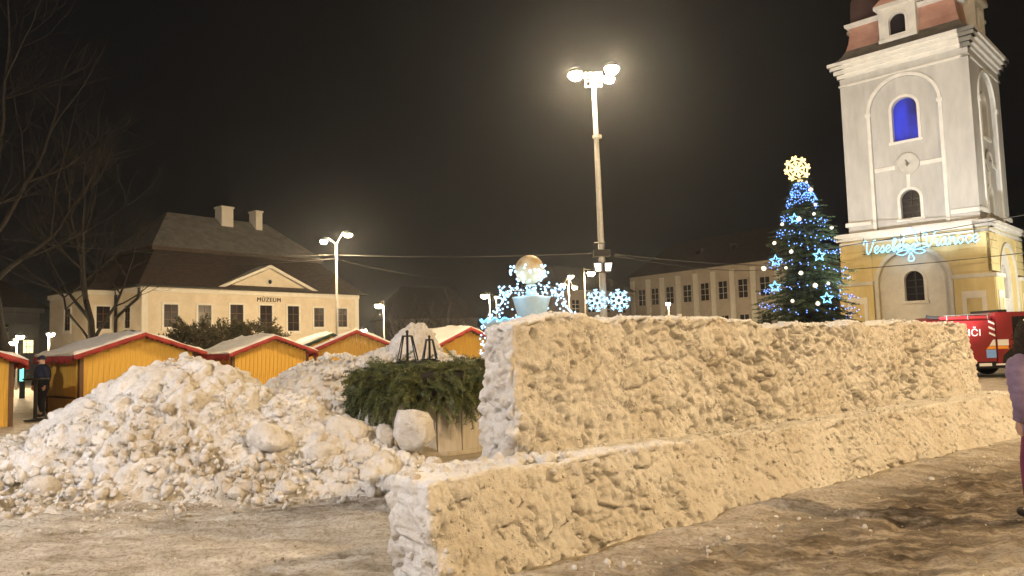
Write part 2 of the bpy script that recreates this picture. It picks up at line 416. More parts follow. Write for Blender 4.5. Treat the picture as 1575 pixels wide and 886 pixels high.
# ================================================================== snow blocks
def snow_block(name, s0, s1, t0, t1, H, r, res, top, batter, k, amp, label, cat, lumpy=.5, crumbs=4500):
    """a cut block of packed snow: rounded box in (s,t,z), battered, then carved by real displacement"""
    def lin(a, b): return np.linspace(a, b, max(2, int(round((b - a) / res)) + 1))
    ss, ts, zs = lin(s0, s1), lin(t0, t1), lin(-.1, H)
    V = []; F = []; n = 0
    def face(A, B, fn, flip):
        nonlocal n
        a, b = np.meshgrid(A, B); p = fn(a.ravel(), b.ravel()); V.append(p)
        i = np.arange(p.shape[0]).reshape(len(B), len(A)) + n
        q = np.stack([i[:-1, :-1].ravel(), i[:-1, 1:].ravel(), i[1:, 1:].ravel(), i[1:, :-1].ravel()], 1)
        F.append(q[:, ::-1] if flip else q); n += p.shape[0]
    st = lambda *q: np.stack([np.broadcast_to(x, q[0].shape) if np.ndim(x) == 0 else x for x in q], 1)
    one = lambda a, v: np.full_like(a, v)
    face(ss, zs, lambda a, b: st(a, one(a, t1), b), False)          # front
    face(ss, zs, lambda a, b: st(a, one(a, t0), b), True)           # back
    face(ss, ts, lambda a, b: st(a, b, one(a, H)), True)            # top (s right, t towards viewer)
    face(ts, zs, lambda a, b: st(one(a, s0), a, b), False)          # left end
    face(ts, zs, lambda a, b: st(one(a, s1), a, b), True)           # right end
    V = np.concatenate(V); F = np.concatenate(F)
    key = np.round(V / 1e-4).astype(np.int64)
    _, first, inv = np.unique(key, axis=0, return_index=True, return_inverse=True)
    V = V[first]; F = inv.reshape(-1)[F]
    lo = np.array([s0 + r, t0 + r, -9]); hi = np.array([s1 - r, t1 - r, H - r])
    Q = np.clip(V, lo, hi); D = V - Q; ln = np.linalg.norm(D, axis=1, keepdims=True); Nn = D / np.maximum(ln, 1e-6)
    P = Q + Nn * r
    frac = np.clip(P[:, 2] / H, 0, 1)
    P[:, 2] *= np.where(P[:, 2] > 0, top(P[:, 0]) / H, 1)
    P = batter(P, frac)
    # relief: blocks pressed together, clods, cracks, pits and scraped flats
    lump = sstep(fbm(P, .9, 3, k), -.45 + (1 - lumpy) * .5, .45 + (1 - lumpy) * .5)
    v1, v2, vh = worley(P + .02 * fbm(P, .08, 2, k + 8)[:, None], .085, k + 11)
    # faces scraped flat with a shovel: clods flush with the plane, sharp gaps and holes between them
    endf = np.clip(np.abs(Nn[:, 0]) * 1.3 + np.clip(Nn[:, 2], 0, 1) * .35, 0, 1)         # the broken ends stay rounder
    warp = fbm(P, .22, 3, k + 3)[:, None] * np.array([.07, .07, .05]) + fbm(P + 9.1, .09, 2, k + 6)[:, None] * .022
    w1, w2, wh = worley(P * np.array([1, 1, .8]) + warp, .23, k + 5)
    x1, x2, xh = worley(P * np.array([1, 1, .85]) + warp, .125, k + 43)
    on1 = sstep(vnoise(P, .28, k + 71) + .6 * vnoise(P, .10, k + 73), -.05, .30)
    on2 = sstep(vnoise(P + 4.4, .24, k + 75) + .6 * vnoise(P, .09, k + 77), .0, .30) * (.25 + .75 * lump)
    lump = .30 + .70 * lump
    d = .030 * fbm(P, .8, 3, k + 2) + .016 * fbm(P, .16, 3, k + 9)
    d += lump * (-.030 * sstep(w1, .30, .80) + .034 * (wh - .5)) + lump * (-.030 * sstep(x1, .25, .75) + .030 * (xh - .5))
    d -= .090 * (1 - sstep(w2 - w1, .02, .11)) * on1 * (.35 + .65 * lump)
    d -= .065 * (1 - sstep(x2 - x1, .02, .18)) * on2
    d += endf * (.050 * (.5 - x1) + .040 * (.5 - w1) + .030 * (.5 - v1))
    d += (.35 + .65 * lump) * (.040 * (.5 - v1) + .016 * (vh - .5))
    u1, u2, uh = worley(P * np.array([1, 1, .7]) + warp * .6, .15, k + 17)
    pit = (uh > .55) * (1 - sstep(u1 + .22 * vnoise(P, .05, k + 4), .07, .18))
    d -= pit * .12
    t1_, t2_, th_ = worley(P * np.array([1, 1, .6]) + warp * .5, .075, k + 57)
    d -= .065 * (th_ > .60) * (1 - sstep(t1_ + .12 * vnoise(P, .03, k + 14), .14, .28)) * (.3 + .7 * lump)
    c = np.abs(vnoise(P * np.array([1.3, 1.3, .45]) + warp, .55, k + 23))
    d -= .08 * (1 - sstep(c, .0, .03)) * sstep(vnoise(P, .8, k + 29), .05, .3)
    d += .015 * fbm(P, .05, 2, k + 31)
    d = d * (1 - .55 * sstep(Nn[:, 2], .80, .99))
    P = P + Nn * (d * amp)[:, None]
    w = np.stack([W0.x + SD.x * P[:, 0] + TN.x * P[:, 1], W0.y + SD.y * P[:, 0] + TN.y * P[:, 1], P[:, 2]], 1)
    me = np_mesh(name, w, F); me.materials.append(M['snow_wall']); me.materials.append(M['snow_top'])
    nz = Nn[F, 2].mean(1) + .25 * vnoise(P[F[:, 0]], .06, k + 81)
    me.polygons.foreach_set('material_index', (nz > .62).astype(np.int32))  # tops whitened in colour, as lamps light front and seat alike
    o = link(name, me, None, None, True)
    g = np.random.default_rng(k + 7); nF = len(F); VV, FF, n = [], [], 0
    cen = w[F].mean(1); e1 = w[F[:, 2]] - w[F[:, 0]]; e2 = w[F[:, 3]] - w[F[:, 1]]; fn = np.cross(e1, e2); fn /= np.linalg.norm(fn, axis=1, keepdims=True) + 1e-9
    prob = sstep(fbm(cen, .35, 3, k + 91), -.5, .5) * (cen[:, 2] > .02) + .12
    keep = ((cen - np.array([0, 0, EYE])) * fn).sum(1) * (1 if (fn[:, 2].mean() > 0) else -1) < 0
    prob = prob * keep; prob /= prob.sum()
    for f in g.choice(nF, crumbs, p=prob):
        r = min(.006 * (1 - g.random() * .97) ** -.55, .034); Vc, Fc = CR[g.integers(len(CR))]
        VV.append((Vc @ rot_rand(g).T) * r * g.uniform(.8, 1.3, 3) + cen[f] + fn[f] * r * .15 * (1 if fn[:, 2].mean() > 0 else -1)); FF.append(Fc + n); n += len(Vc)
    cr = link('snow_crumbs', np_mesh('snow_crumbs', np.concatenate(VV), np.concatenate(FF)), M['snow_wall'], o, True); tag(cr, kind='stuff')
    return tag(o, label, cat)

def wall_top(s):
    z = np.interp(s, [-.2, .15, .5, 3.4, 3.55, 3.75, 4.2, 7.6, 8.4, 9.0, 9.6], [1.76, 1.84, 1.88, 1.86, 1.83, 1.76, 1.79, 1.80, 1.79, 1.74, 1.66])
    S3 = np.stack([s, s * 0, s * 0], 1)
    return z + .026 * fbm(S3, .38, 4, 71)
def wall_batter(P, f):
    P = P.copy()
    P[:, 1] += np.where(P[:, 1] > -.2, .05, -.05) * (1 - f)
    P[:, 0] += sstep(P[:, 0], 7.6, 9.4) * (1 - f) * .55 - (1 - sstep(P[:, 0], -.2, .8)) * (1 - f) * .04
    return P
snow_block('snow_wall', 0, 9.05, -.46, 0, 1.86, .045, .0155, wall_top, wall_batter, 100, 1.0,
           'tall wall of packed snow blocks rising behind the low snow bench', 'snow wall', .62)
def bench_top(s):
    return np.interp(s, [-1.3, -.9, 2.6, 3.4, 9.8], [.70, .73, .70, .67, .66]) + .014 * fbm(np.stack([s, s * 0, s * 0], 1), .4, 4, 77)
def bench_batter(P, f):
    P = P.copy()
    P[:, 1] += np.where(P[:, 1] > .15, .32, -.05) * (1 - f) ** 1.3 * np.interp(P[:, 0], [-1.2, -.6, 2, 10], [.45, .7, 1, 1])
    P[:, 1] += np.interp(P[:, 0], [-1.2, 0, 2.5, 6, 10], [.10, .02, -.06, .0, .04]) * (P[:, 1] > .15)
    return P
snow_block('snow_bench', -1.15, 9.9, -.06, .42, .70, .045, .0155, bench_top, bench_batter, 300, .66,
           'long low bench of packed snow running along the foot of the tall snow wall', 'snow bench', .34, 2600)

# ================================================================== snow heaps
def heap_h(X, Y):
    """height of the shovelled snow over the square, left of the wall"""
    def cone(cx, cy, h, rx, ry, ang=0, p=1.5):
        c, s = cos(ang), sin(ang); dx, dy = X - cx, Y - cy
        q = np.sqrt(((c * dx + s * dy) / rx) ** 2 + ((-s * dx + c * dy) / ry) ** 2)
        return h * np.clip(1 - q ** p, 0, None) ** .95
    hs = [cone(-4.4, 9.9, 1.44, 2.2, 1.65, .2, 1.5), cone(-5.2, 9.6, .80, 1.9, 1.6, .3), cone(-3.2, 10.0, .95, 1.9, 1.35, .0, 1.6),
          cone(-6.5, 9.2, .62, 2.6, 1.8, .3), cone(-2.35, 9.75, .62, 1.25, 1.0, .0, 1.6), cone(-1.9, 9.3, .34, 1.2, .75, .1, 1.8),
          cone(-5.2, 8.5, .30, 1.7, .75, .5, 2), cone(-3.3, 8.95, .34, 2.3, .6, .12, 2), cone(-8.3, 9.2, .5, 2.2, 1.7, 0)]
    a = np.zeros_like(X)
    for h in hs: a = np.maximum(a, h) + .12 * np.minimum(a, h)
    return a
def heap2_h(X, Y):
    dx, dy = X + 1.85, Y - 13.1
    q = np.sqrt((dx / 2.5) ** 2 + (dy / 1.6) ** 2)
    a = 1.66 * np.clip(1 - q ** 2.0, 0, None)
    q2 = np.sqrt(((X + 3.1) / 2.3) ** 2 + ((Y - 13.0) / 1.5) ** 2); a = np.maximum(a, 1.52 * np.clip(1 - q2 ** 1.8, 0, None))
    q3 = np.sqrt(((X + 1.72) / .42) ** 2 + ((Y - 13.1) / .5) ** 2); a = a + .34 * np.clip(1 - q3 ** 3, 0, None)
    return a
def heap_mesh(name, fn, x0, x1, y0, y1, res, k, label, amp=1.0):
    xs = np.arange(x0, x1, res); ys = np.arange(y0, y1, res)
    X, Y = np.meshgrid(xs, ys); sh = X.shape; H = fn(X.ravel(), Y.ravel())
    P = np.stack([X.ravel(), Y.ravel(), H], 1)
    gy, gx = np.gradient(H.reshape(sh), res); Nn = np.stack([-gx.ravel(), -gy.ravel(), np.ones(H.size)], 1)
    Nn /= np.linalg.norm(Nn, axis=1, keepdims=True)
    w1, w2, wh = worley(P + .06 * fbm(P, .25, 2, k)[:, None], .30, k + 1)
    v1, v2, vh = worley(P + .03 * fbm(P, .1, 2, k + 7)[:, None], .13, k + 2)
    u1, u2, uh = worley(P, .065, k + 3)
    rough = .35 + .65 * sstep(fbm(P, .8, 2, k + 12), -.4, .5)
    d = .10 * fbm(P, .8, 3, k + 4) + rough * (.14 * (.55 - w1) + .06 * (wh - .5)) + .075 * (.5 - v1) + .03 * (vh - .5) + .032 * (.5 - u1) + .008 * fbm(P, .04, 2, k + 5)
    d -= rough * .05 * (1 - sstep(w2 - w1, 0, .12))
    edge = sstep(H, .0, .16)
    P = P + Nn * (d * edge * amp)[:, None]; P[:, 2] -= .07 * (1 - edge) + .01
    i = np.arange(H.size).reshape(sh)
    F = np.stack([i[:-1, :-1].ravel(), i[:-1, 1:].ravel(), i[1:, 1:].ravel(), i[1:, :-1].ravel()], 1)
    F = F[(H[F] > .001).any(1)]
    used = np.unique(F); mp = np.full(H.size, -1); mp[used] = np.arange(len(used))
    o = link(name, np_mesh(name, P[used], mp[F]), M['snow_heap'], None, True)
    return tag(o, label, 'snow heap')
heap_mesh('snow_heap', heap_h, -10.5, -.4, 7.2, 12.2, .024, 500, 'big lumpy heap of shovelled snow in the left foreground before the yellow stalls')
heap_mesh('snow_heap', heap2_h, -5.2, .8, 11.3, 14.9, .030, 600, 'second snow heap with a rounded peak behind the fir wreath and lanterns')

def scatter(name, items, mt, label):
    rg = np.random.default_rng(5); VV = []; FF = []; n = 0
    for (x, y, z, r) in items:
        lib = CL1 if r > .045 else CL0
        V, F = lib[rg.integers(len(lib))]
        V = (V @ rot_rand(rg).T) * r + np.array([x, y, z]); VV.append(V); FF.append(F + n); n += len(V)
    o = link(name, np_mesh(name, np.concatenate(VV), np.concatenate(FF)), mt, None, True)
    tag(o, label, 'snow', kind='stuff')
rg = np.random.default_rng(11); items = []
def zz(fn, x, y): return float(fn(np.array([x]), np.array([y]))[0])
tries = 0
while len(items) < 3000 and tries < 60000:
    tries += 1
    x, y = rg.uniform(-9.5, -.6), rg.uniform(7.2, 10.6); h = zz(heap_h, x, y)
    if h < .02 and rg.random() > .10: continue
    if h < .02 and zz(heap_h, x, y + .35) < .05: continue
    r = .019 * (1 - rg.random() * .985) ** -.50
    if h < .45: r *= 1.12
    r = min(r, .095)
    if h > .6 and rg.random() < .45: continue
    items.append((x, y, h + r * .05 + .01, r))
for i in range(420):                     # skirt of small clods rolled out over the square and along the bench foot
    x = rg.uniform(-7.5, -.9); y = 8.0 + rg.normal() * .35 + np.interp(x, [-7.5, -5, -3, -1], [-.9, -.3, .35, .75])
    r = .012 * (1 - rg.random() * .97) ** -.5
    items.append((x, y, zz(heap_h, x, y) + r * .3, min(r, .06)))
for i in range(120):
    x, y = rg.uniform(-4, .3), rg.uniform(4.3, 8.4)
    if local(x, y)[1] < .3 and local(x, y)[0] > -1.4: continue
    r = .008 * (1 - rg.random() * .96) ** -.5; items.append((x, y, r * .3, min(r, .05)))
for i in range(260):
    s_ = rg.uniform(-1.1, 9.5); t_ = .9 + abs(rg.normal()) * .25; r = .010 * (1 - rg.random() * .96) ** -.5
    p = W0 + SD * s_ + TN * t_; items.append((p.x, p.y, .04 + r * .2, min(r, .05)))
for i in range(24):
    s_ = rg.uniform(0, 9); t_ = rg.uniform(1.3, 4.0); r = .007 * (1 - rg.random() * .96) ** -.5
    p = W0 + SD * s_ + TN * t_; items.append((p.x, p.y, -.01 + r * .1, min(r, .045)))
for i in range(160):                     # crumbs along the bench seat and behind its end
    s_ = rg.uniform(-1.1, .3); t_ = rg.uniform(-.5, .35); r = rg.uniform(.02, .07)
    if t_ < -.05 and s_ > -.1: continue
    if t_ < -.05: continue
    z = .71 if t_ > -.03 else rg.uniform(.1, .45) * (1 - abs(t_)); p = W0 + SD * s_ + TN * t_; items.append((p.x, p.y, z, r))
for i in range(900):
    x, y = rg.uniform(-4.6, .3), rg.uniform(11.6, 13.2); h = zz(heap2_h, x, y)
    if h > .05: items.append((x, y, h + .01, .03 * (1 - rg.random() * .95) ** -.45))
dirt_items = []
for i in range(900):
    s_ = rg.uniform(-2, 9); t_ = rg.uniform(1.0, 4.6); p = W0 + SD * s_ + TN * t_
    if p.y < 2.8: continue
    dirt_items.append((p.x, p.y, -.012, min(.006 * (1 - rg.random() * .97) ** -.5, .03)))
for i in range(700):
    x, y = rg.uniform(-5.5, .2), rg.uniform(4.0, 8.6)
    if local(x, y)[1] < .5 and local(x, y)[0] > -1.3: continue
    dirt_items.append((x, y, -.010, min(.006 * (1 - rg.random() * .97) ** -.5, .028)))
for i in range(2600):
    x, y = rg.uniform(-9.0, -.8), rg.uniform(7.4, 10.4); h = zz(heap_h, x, y)
    if h > .04: items.append((x, y, h + .015, min(.007 * (1 - rg.random() * .97) ** -.5, .03)))
scatter('slush_crumbs', dirt_items, M['slush'], 'small crumbs of dirty ice trodden into the square')
scatter('loose_snow', items, M['snow_heap'], 'loose clods and crumbs of shovelled snow strewn over heap and square')

def boulder(k, p, r, sq, label):
    V, F = CL2[k % 4]; rr = np.random.default_rng(k)
    V = (V @ rot_rand(rr).T)
    f1, f2, h = worley(V + k, .55, k); V = V * (1 + .22 * (.5 - f1) + .10 * (h - .5) + .05 * fbm(V + k, .25, 3, k))[:, None]
    for i in range(15):
        nrm = rr.normal(size=3); nrm /= np.linalg.norm(nrm); off = rr.uniform(.52, .74); dt = V @ nrm
        V = V - nrm[None] * (np.clip(dt - off, 0, None) * .9)[:, None]
    V = V * (1 + .05 * fbm(V + k, .35, 3, k + 2) + .03 * (.5 - worley(V + k, .22, k + 3)[0]))[:, None] * 1.2
    V = V * np.array(sq) * r; V[:, 2] -= V[:, 2].min()
    o = link('snow_boulder', np_mesh('snow_boulder', V, F), M['snow_heap'], None, True)
    o.location = p; tag(o, label, 'snow chunk', 'big snow chunks'); return o
def bp(px, py, z): return at(px, py, z=z)
boulder(1, (-1.28, 9.35, .30), .30, (1.05, .8, 1.1), 'largest round snow chunk, leaning on the pale wooden wreath stand')
boulder(2, (-1.63, 9.42, .36), .17, (.9, .8, 1.1), 'small snow chunk wedged left of the largest round chunk')
boulder(3, (-2.12, 9.45, .36), .30, (1.15, .8, .95), 'broad snow chunk under the left end of the fir wreath')
boulder(4, (-1.62, 9.1, .12), .22, (1.1, .8, .9), 'snow chunk lying below the small wedged chunk')
boulder(5, (-2.35, 9.1, .18), .24, (1.1, .8, .9), 'snow chunk at the right foot of the big heap')
boulder(6, (-3.0, 9.05, .42), .25, (1.2, .8, .9), 'snow chunk halfway up the right flank of the big heap')
boulder(7, (-4.35, 8.72, .42), .16, (1.0, .8, 1.0), 'pale smooth snow chunk in the middle of the big heap face')
boulder(8, (-5.15, 8.15, .10), .21, (1.1, .8, .9), 'snow chunk low on the left foot of the big heap')
boulder(9, (-6.35, 8.6, .28), .24, (1.1, .9, .9), 'snow chunk at the far left edge below the first stall')
boulder(10, (-2.62, 8.52, .0), .14, (1.1, .8, .8), 'snow chunk rolled out onto the square before the heap')
boulder(11, (-3.15, 8.4, .0), .12, (1.1, .8, .8), 'snow chunk on the square left of the rolled-out one')
boulder(12, (-1.42, 8.6, .0), .15, (1.2, .8, .8), 'snow chunk on the square near the bench end')

# ================================================================== fir wreath on its wooden stand
def sprig(n=22, nl=.16, nw=.020, seed=0, flat=.55):
    """a conifer twig of unit length along +x with needles on both sides"""
    r = np.random.default_rng(seed); V = []; F = []
    def tri(a, b, c):
        k = len(V); V.extend([a, b, c]); F.append((k, k + 1, k + 2))
    tri((0, -.012, 0), (0, .012, 0), (1, 0, -.08)); tri((0, 0, -.012), (0, 0, .012), (1, 0, -.08))
    for i in range(n):
        x = .04 + .96 * i / n; z = -.08 * x * x
        l = nl * (1 - .55 * x ** 2) * r.uniform(.75, 1.2)
        for sgn in (-1, 1):
            up = r.normal() * flat
            d = np.array([.55, sgn * cos(up), sin(up)]); d /= np.linalg.norm(d)
            b = np.array([x, 0, z]); w = np.array([nw, 0, 0]); tri(b - w, b + w, b + d * l)
        if i % 2 == 0:
            b = np.array([x, 0, z]); tri(b - (nw, 0, 0), b + (nw, 0, 0), b + np.array([.5, 0, .85]) * l * .8)
    return np.array(V, float), np.array(F)
def frames(D, roll):
    """rotation matrices whose x axis follows D"""
    X = D / np.linalg.norm(D, axis=1, keepdims=True)
    up = np.where(np.abs(X[:, 2:3]) > .95, np.array([[1., 0, 0]]), np.array([[0, 0, 1.]]))
    Y = np.cross(up, X); Y /= np.linalg.norm(Y, axis=1, keepdims=True); Z = np.cross(X, Y)
    c, s = np.cos(roll)[:, None], np.sin(roll)[:, None]
    return np.stack([X, Y * c + Z * s, -Y * s + Z * c], 2)
def foliage(name, lib, P, D, L, roll, mt, parent):
    P = np.asarray(P, float); D = np.asarray(D, float); L = np.asarray(L, float); R = frames(D, np.asarray(roll, float))
    VV = []; FF = []; n = 0
    for i in range(len(P)):
        V, F = lib[i % len(lib)]
        VV.append((V * L[i]) @ R[i].T + P[i]); FF.append(F + n); n += len(V)
    return link(name, np_mesh(name, np.concatenate(VV), np.concatenate(FF)), mt, parent)

WC = Vector((-1.22, 10.75, 0))
stand = empty('wreath_stand', WC); tag(stand, 'round stand of pale wooden boards on a low deck carrying the fir wreath', 'stand')
mb = MB(); n = 16; R0 = .86
board = MB(); bwid = 2 * R0 * math.tan(pi / n) - .012
board.box((0, 0, 0), (bwid, .03, .66)); bm_o = None
for k in range(n):
    a = 2 * pi * k / n
    if bm_o is None: o = board.build('board', M['wood_pale'], stand); bm_o = o
    else: o = bm_o.copy(); C.objects.link(o); o.parent = stand
    o.location = (cos(a) * R0, sin(a) * R0, .58); o.rotation_euler = (0, 0, a + pi / 2)
mb = MB(); mb.lathe([(R0 - .03, .24), (R0 - .03, .93), (.05, .93)], n=24); mb.build('core', M['wood_dark'], stand)
mb = MB(); mb.lathe([(R0 + .05, .19), (R0 + .05, .25), (.05, .25)], n=16); mb.build('base_ring', M['wood_pale'], stand)
for i in range(7):
    mb = MB(); mb.bx(-1.15, 1.15, -1.22 + i * .35, -1.22 + i * .35 + .325, .135, .185); mb.build('deck_plank', M['wood_pale'], stand)
for x in (-.95, 0, .95):
    mb = MB(); mb.bx(x - .05, x + .05, -1.2, 1.2, 0, .132); mb.build('deck_bearer', M['wood_dark'], stand)

wr = empty('fir_wreath', WC + Vector((0, 0, .86))); tag(wr, 'large wreath of cut fir branches lying on the round wooden stand', 'wreath')
rgw = np.random.default_rng(3); P = []; D = []; L = []; RO = []
for i in range(1750):
    a = rgw.uniform(0, 2 * pi); b = rgw.uniform(-.4, pi * .95)          # b: around the ring's section, outside to top
    rr = .86; sec_r = .16; cz = .30
    radial = np.array([cos(a), sin(a), 0]); tang = np.array([-sin(a), cos(a), 0])
    out_ = cos(b); upz = sin(b)
    p = radial * (rr + out_ * sec_r) + np.array([0, 0, cz + upz * sec_r * 1.2])
    if out_ > 0.15 and rgw.random() < .85:       # hang down over the rim
        p = radial * (rr + .12 + .08 * rgw.random()) + np.array([0, 0, rgw.uniform(.02, .50)])
        d = radial * rgw.uniform(.15, .7) + tang * rgw.normal() * .55 + np.array([0, 0, -rgw.uniform(.35, 1.2)])
    else:
        d = radial * out_ * .8 + tang * rgw.choice([-1, 1]) * rgw.uniform(.2, 1) + np.array([0, 0, rgw.uniform(-.35, .30)])
    P.append(p); D.append(d); L.append(rgw.uniform(.20, .42)); RO.append(rgw.normal() * .6)
foliage('branches', [sprig(20, .20, .022, i, .4) for i in range(5)], P, D, L, RO, M['wreath'], wr)
mb = MB(); mb.tube([(cos(2 * pi * k / 28) * .82, sin(2 * pi * k / 28) * .82, .26) for k in range(28)], .19, 8, True); mb.build('straw_ring', M['bark'], wr, True)

def lantern(p, h, w, label):
    t = empty('candle_lantern', p); tag(t, label, 'lantern', 'lanterns on the wreath')
    b2, t2 = w / 2, w * .23
    f = MB()
    for sx in (-1, 1):
        for sy in (-1, 1): f.tube([(sx * b2, sy * b2, 0), (sx * t2, sy * t2, h * .80)], .011, 5)
    for q, zz_ in ((b2, 0), (t2, h * .80)):
        f.tube([(-q, -q, zz_), (q, -q, zz_), (q, q, zz_), (-q, q, zz_)], .012, 5, True)
    f.build('frame', M['metal_dark'], t)
    f = MB(); f.bx(-w * .72, w * .72, -w * .35, w * .35, -.03, -.012); f.build('tray', M['metal_dark'], t)
    f = MB(); f.tube([(0, 0, -.2), (0, 0, h * .90)], .017, 6); f.build('centre_rod', M['metal_dark'], t)
    f = MB(); f.sphere((0, 0, h * .94), h * .055, 8, 6); f.build('finial', M['metal_dark'], t, True)
p1 = at(627, 556, Y=10.35); lantern(p1, .44, .26, 'taller black metal lantern frame standing on the fir wreath, on the left')
p2 = at(661, 553, Y=10.9); lantern(p2, .36, .20, 'shorter black metal lantern frame on the fir wreath, nearer the snow wall')

# ================================================================== market stalls
def stall(P, a, w, d, eave, peak, label, cloth='red_cloth', hatch=True, over=.28, lights=False):
    t = empty('market_stall', P, a); tag(t, label, 'stall', 'market stalls in a row')
    pl = .145; th = .03
    def planks(n, fn):
        me = {}
        for i in range(n):
            x, h, ang, loc = fn(i)
            b = MB(); b.bx(-pl * .485, pl * .485, -th / 2, th / 2, 0, h); o = b.build('plank', M['wood_yellow'], t)
            o.location = loc; o.rotation_euler = (0, 0, ang)
    nw = int(w / pl)
    def roofz(x): return eave + (peak - eave) * (1 - abs(x - w / 2) / (w / 2)) - .05
    planks(nw, lambda i: (0, roofz((i + .5) * w / nw), 0, ((i + .5) * w / nw, 0, 0)))
    nd = int(d / pl)
    planks(nd, lambda i: (0, eave - .05, pi / 2, (0, (i + .5) * d / nd, 0)))
    planks(nd, lambda i: (0, eave - .05, pi / 2, (w, (i + .5) * d / nd, 0)))
    b = MB(); b.bx(.02, w - .02, d - .03, d, 0, eave - .05); b.bx(.03, w - .03, .02, .03, 0, eave - .06); b.build('inner_wall', M['wood_yellow'], t)
    for x, y in ((0, 0), (w, 0), (0, d), (w, d)):
        b = MB(); b.bx(x - .05, x + .05, y - .05, y + .05, 0, eave - .03); b.build('corner_post', M['wood_dark'], t)
    if hatch:
        b = MB(); b.bx(-.075, -.045, .12, d - .12, .52, eave - .12); b.build('hatch_panel', M['wood_yellow'], t)
        b = MB(); b.bx(-.09, -.03, .1, d - .1, .46, .50); b.build('counter_edge', M['wood_dark'], t)
    # two roof slopes, scalloped cloth border, snow on top
    ov = over; sl = (peak - eave) / (w / 2)
    for sg in (-1, 1):
        xe = -ov if sg < 0 else w + ov; xm = w / 2
        ze = eave - sl * ov
        b = MB(); b.prism([(xe, -ov, ze), (xm, -ov, peak), (xm, -ov, peak + .05), (xe, -ov, ze + .05)], (0, d + 2 * ov, 0)); b.build('roof_slope', M['wood_dark'], t)
    for sg in (-1, 1):
        xe = -ov if sg < 0 else w + ov; xm = w / 2; ze = eave - sl * ov
        # snow sheet with uneven rounded edge
        nx, ny = 12, 14; V = []; Fq = []
        r2 = np.random.default_rng(int(abs(P[0]) * 100) + sg)
        for layer in (0, 1):
            for j in range(ny + 1):
                for i in range(nx + 1):
                    u, v = i / nx, j / ny; x = xe + (xm - xe) * u; y = -ov - .01 + (d + 2 * ov + .02) * v
                    z = ze + (peak - ze) * u + .052
                    if layer: z += (.045 + .05 * r2.random() + .03 * sin(i * .9 + j * .6)) * (0.3 + .3 * r2.random() if (i == 0 or j in (0, ny)) else 1)
                    V.append((x, y, z))
        k = (nx + 1) * (ny + 1)
        for j in range(ny):
            for i in range(nx):
                q = j * (nx + 1) + i; Fq.append((k + q, k + q + 1, k + q + nx + 2, k + q + nx + 1))
        for i in range(nx):
            Fq.append((i, i + 1, k + i + 1, k + i)); q = ny * (nx + 1) + i; Fq.append((q, q + 1, k + q + 1, k + q))
        for j in range(ny):
            q = j * (nx + 1); Fq.append((q, q + nx + 1, k + q + nx + 1, k + q))
        me = bpy.data.meshes.new('snow_cover'); me.from_pydata(V, [], Fq); me.update(); link('snow_cover', me, M['snow_clean'], t, True)
    def border(p0, p1, drop, out):
        p0, p1, out = Vector(p0), Vector(p1), Vector(out); Ln = (p1 - p0).length; n = max(4, int(Ln / .07)); V = []; Fq = []
        for i in range(n + 1):
            q = p0.lerp(p1, i / n); wv = .018 * sin(i * 2.1) + .01 * sin(i * .9)
            dr = drop * (.72 + .28 * abs(sin(i * .55)))
            V += [q + out * .012, q + out * (.03 + wv) + Vector((0, 0, -dr)), q + out * (.022 + wv) + Vector((0, 0, -dr)), q + out * .004]
        for i in range(n):
            a_, b_ = i * 4, i * 4 + 4
            for u in range(4): Fq.append((a_ + u, b_ + u, b_ + (u + 1) % 4, a_ + (u + 1) % 4))
        me = bpy.data.meshes.new('cloth_border'); me.from_pydata(V, [], Fq); me.update(); link('cloth_border', me, M[cloth], t, True)
    ze = eave - sl * ov
    border((-ov, -ov, ze + .06), (w / 2, -ov, peak + .06), .15, (0, -1, 0)); border((w / 2, -ov, peak + .06), (w + ov, -ov, ze + .06), .15, (0, -1, 0))
    border((-ov, d + ov, ze + .05), (-ov, -ov, ze + .05), .22, (-1, 0, 0)); border((w + ov, -ov, ze + .05), (w + ov, d + ov, ze + .05), .22, (1, 0, 0))
    return t
def gp(px, Y):            # foot of the vertical through a picture column at depth Y
    p = at(px, 540, Y=Y); return Vector((p.x, p.y, 0))
stall(gp(125, 20.5), radians(50), 3.2, 2.5, 1.70, 2.22, 'yellow plank stall with red border rising directly behind the big snow heap')
stall(gp(358, 24.5), radians(50), 2.85, 1.8, 1.62, 2.10, 'yellow plank stall with red border in the notch between the two snow heaps', hatch=False)
stall(gp(484, 27.0), radians(14), 3.0, 2.4, 1.62, 2.25, 'yellow stall with red border half hidden behind the rounded second heap', hatch=False)
stall(gp(676, 25.0), radians(35), 2.2, 2.6, 1.72, 2.20, 'small yellow stall with red gable just left of the tall snow wall', hatch=False)
stall((-13.98, 15.7, 0), radians(52), 2.9, 2.4, 1.62, 2.12, 'yellow stall cut by the left edge of the picture', hatch=False)
stall(gp(462, 31.0), radians(30), 2.6, 2.2, 1.75, 2.25, 'snow topped stall with dark green border behind the notch stall', cloth='green_cloth', hatch=False)

# standing table in the gap at the far left
tb = empty('bistro_table', gp(56, 19.5)); tag(tb, 'dark tall bistro table in the gap between the two leftmost stalls', 'table')
b = MB(); b.lathe([(.30, 1.06), (.31, 1.08), (.30, 1.10)], n=20); b.build('table_top', M['metal_dark'], tb)
b = MB(); b.tube([(0, 0, .03), (0, 0, 1.06)], .045, 8); b.build('leg', M['metal_dark'], tb)
b = MB(); b.lathe([(.26, .0), (.26, .03), (.06, .06)], n=20); b.build('foot', M['metal_dark'], tb)

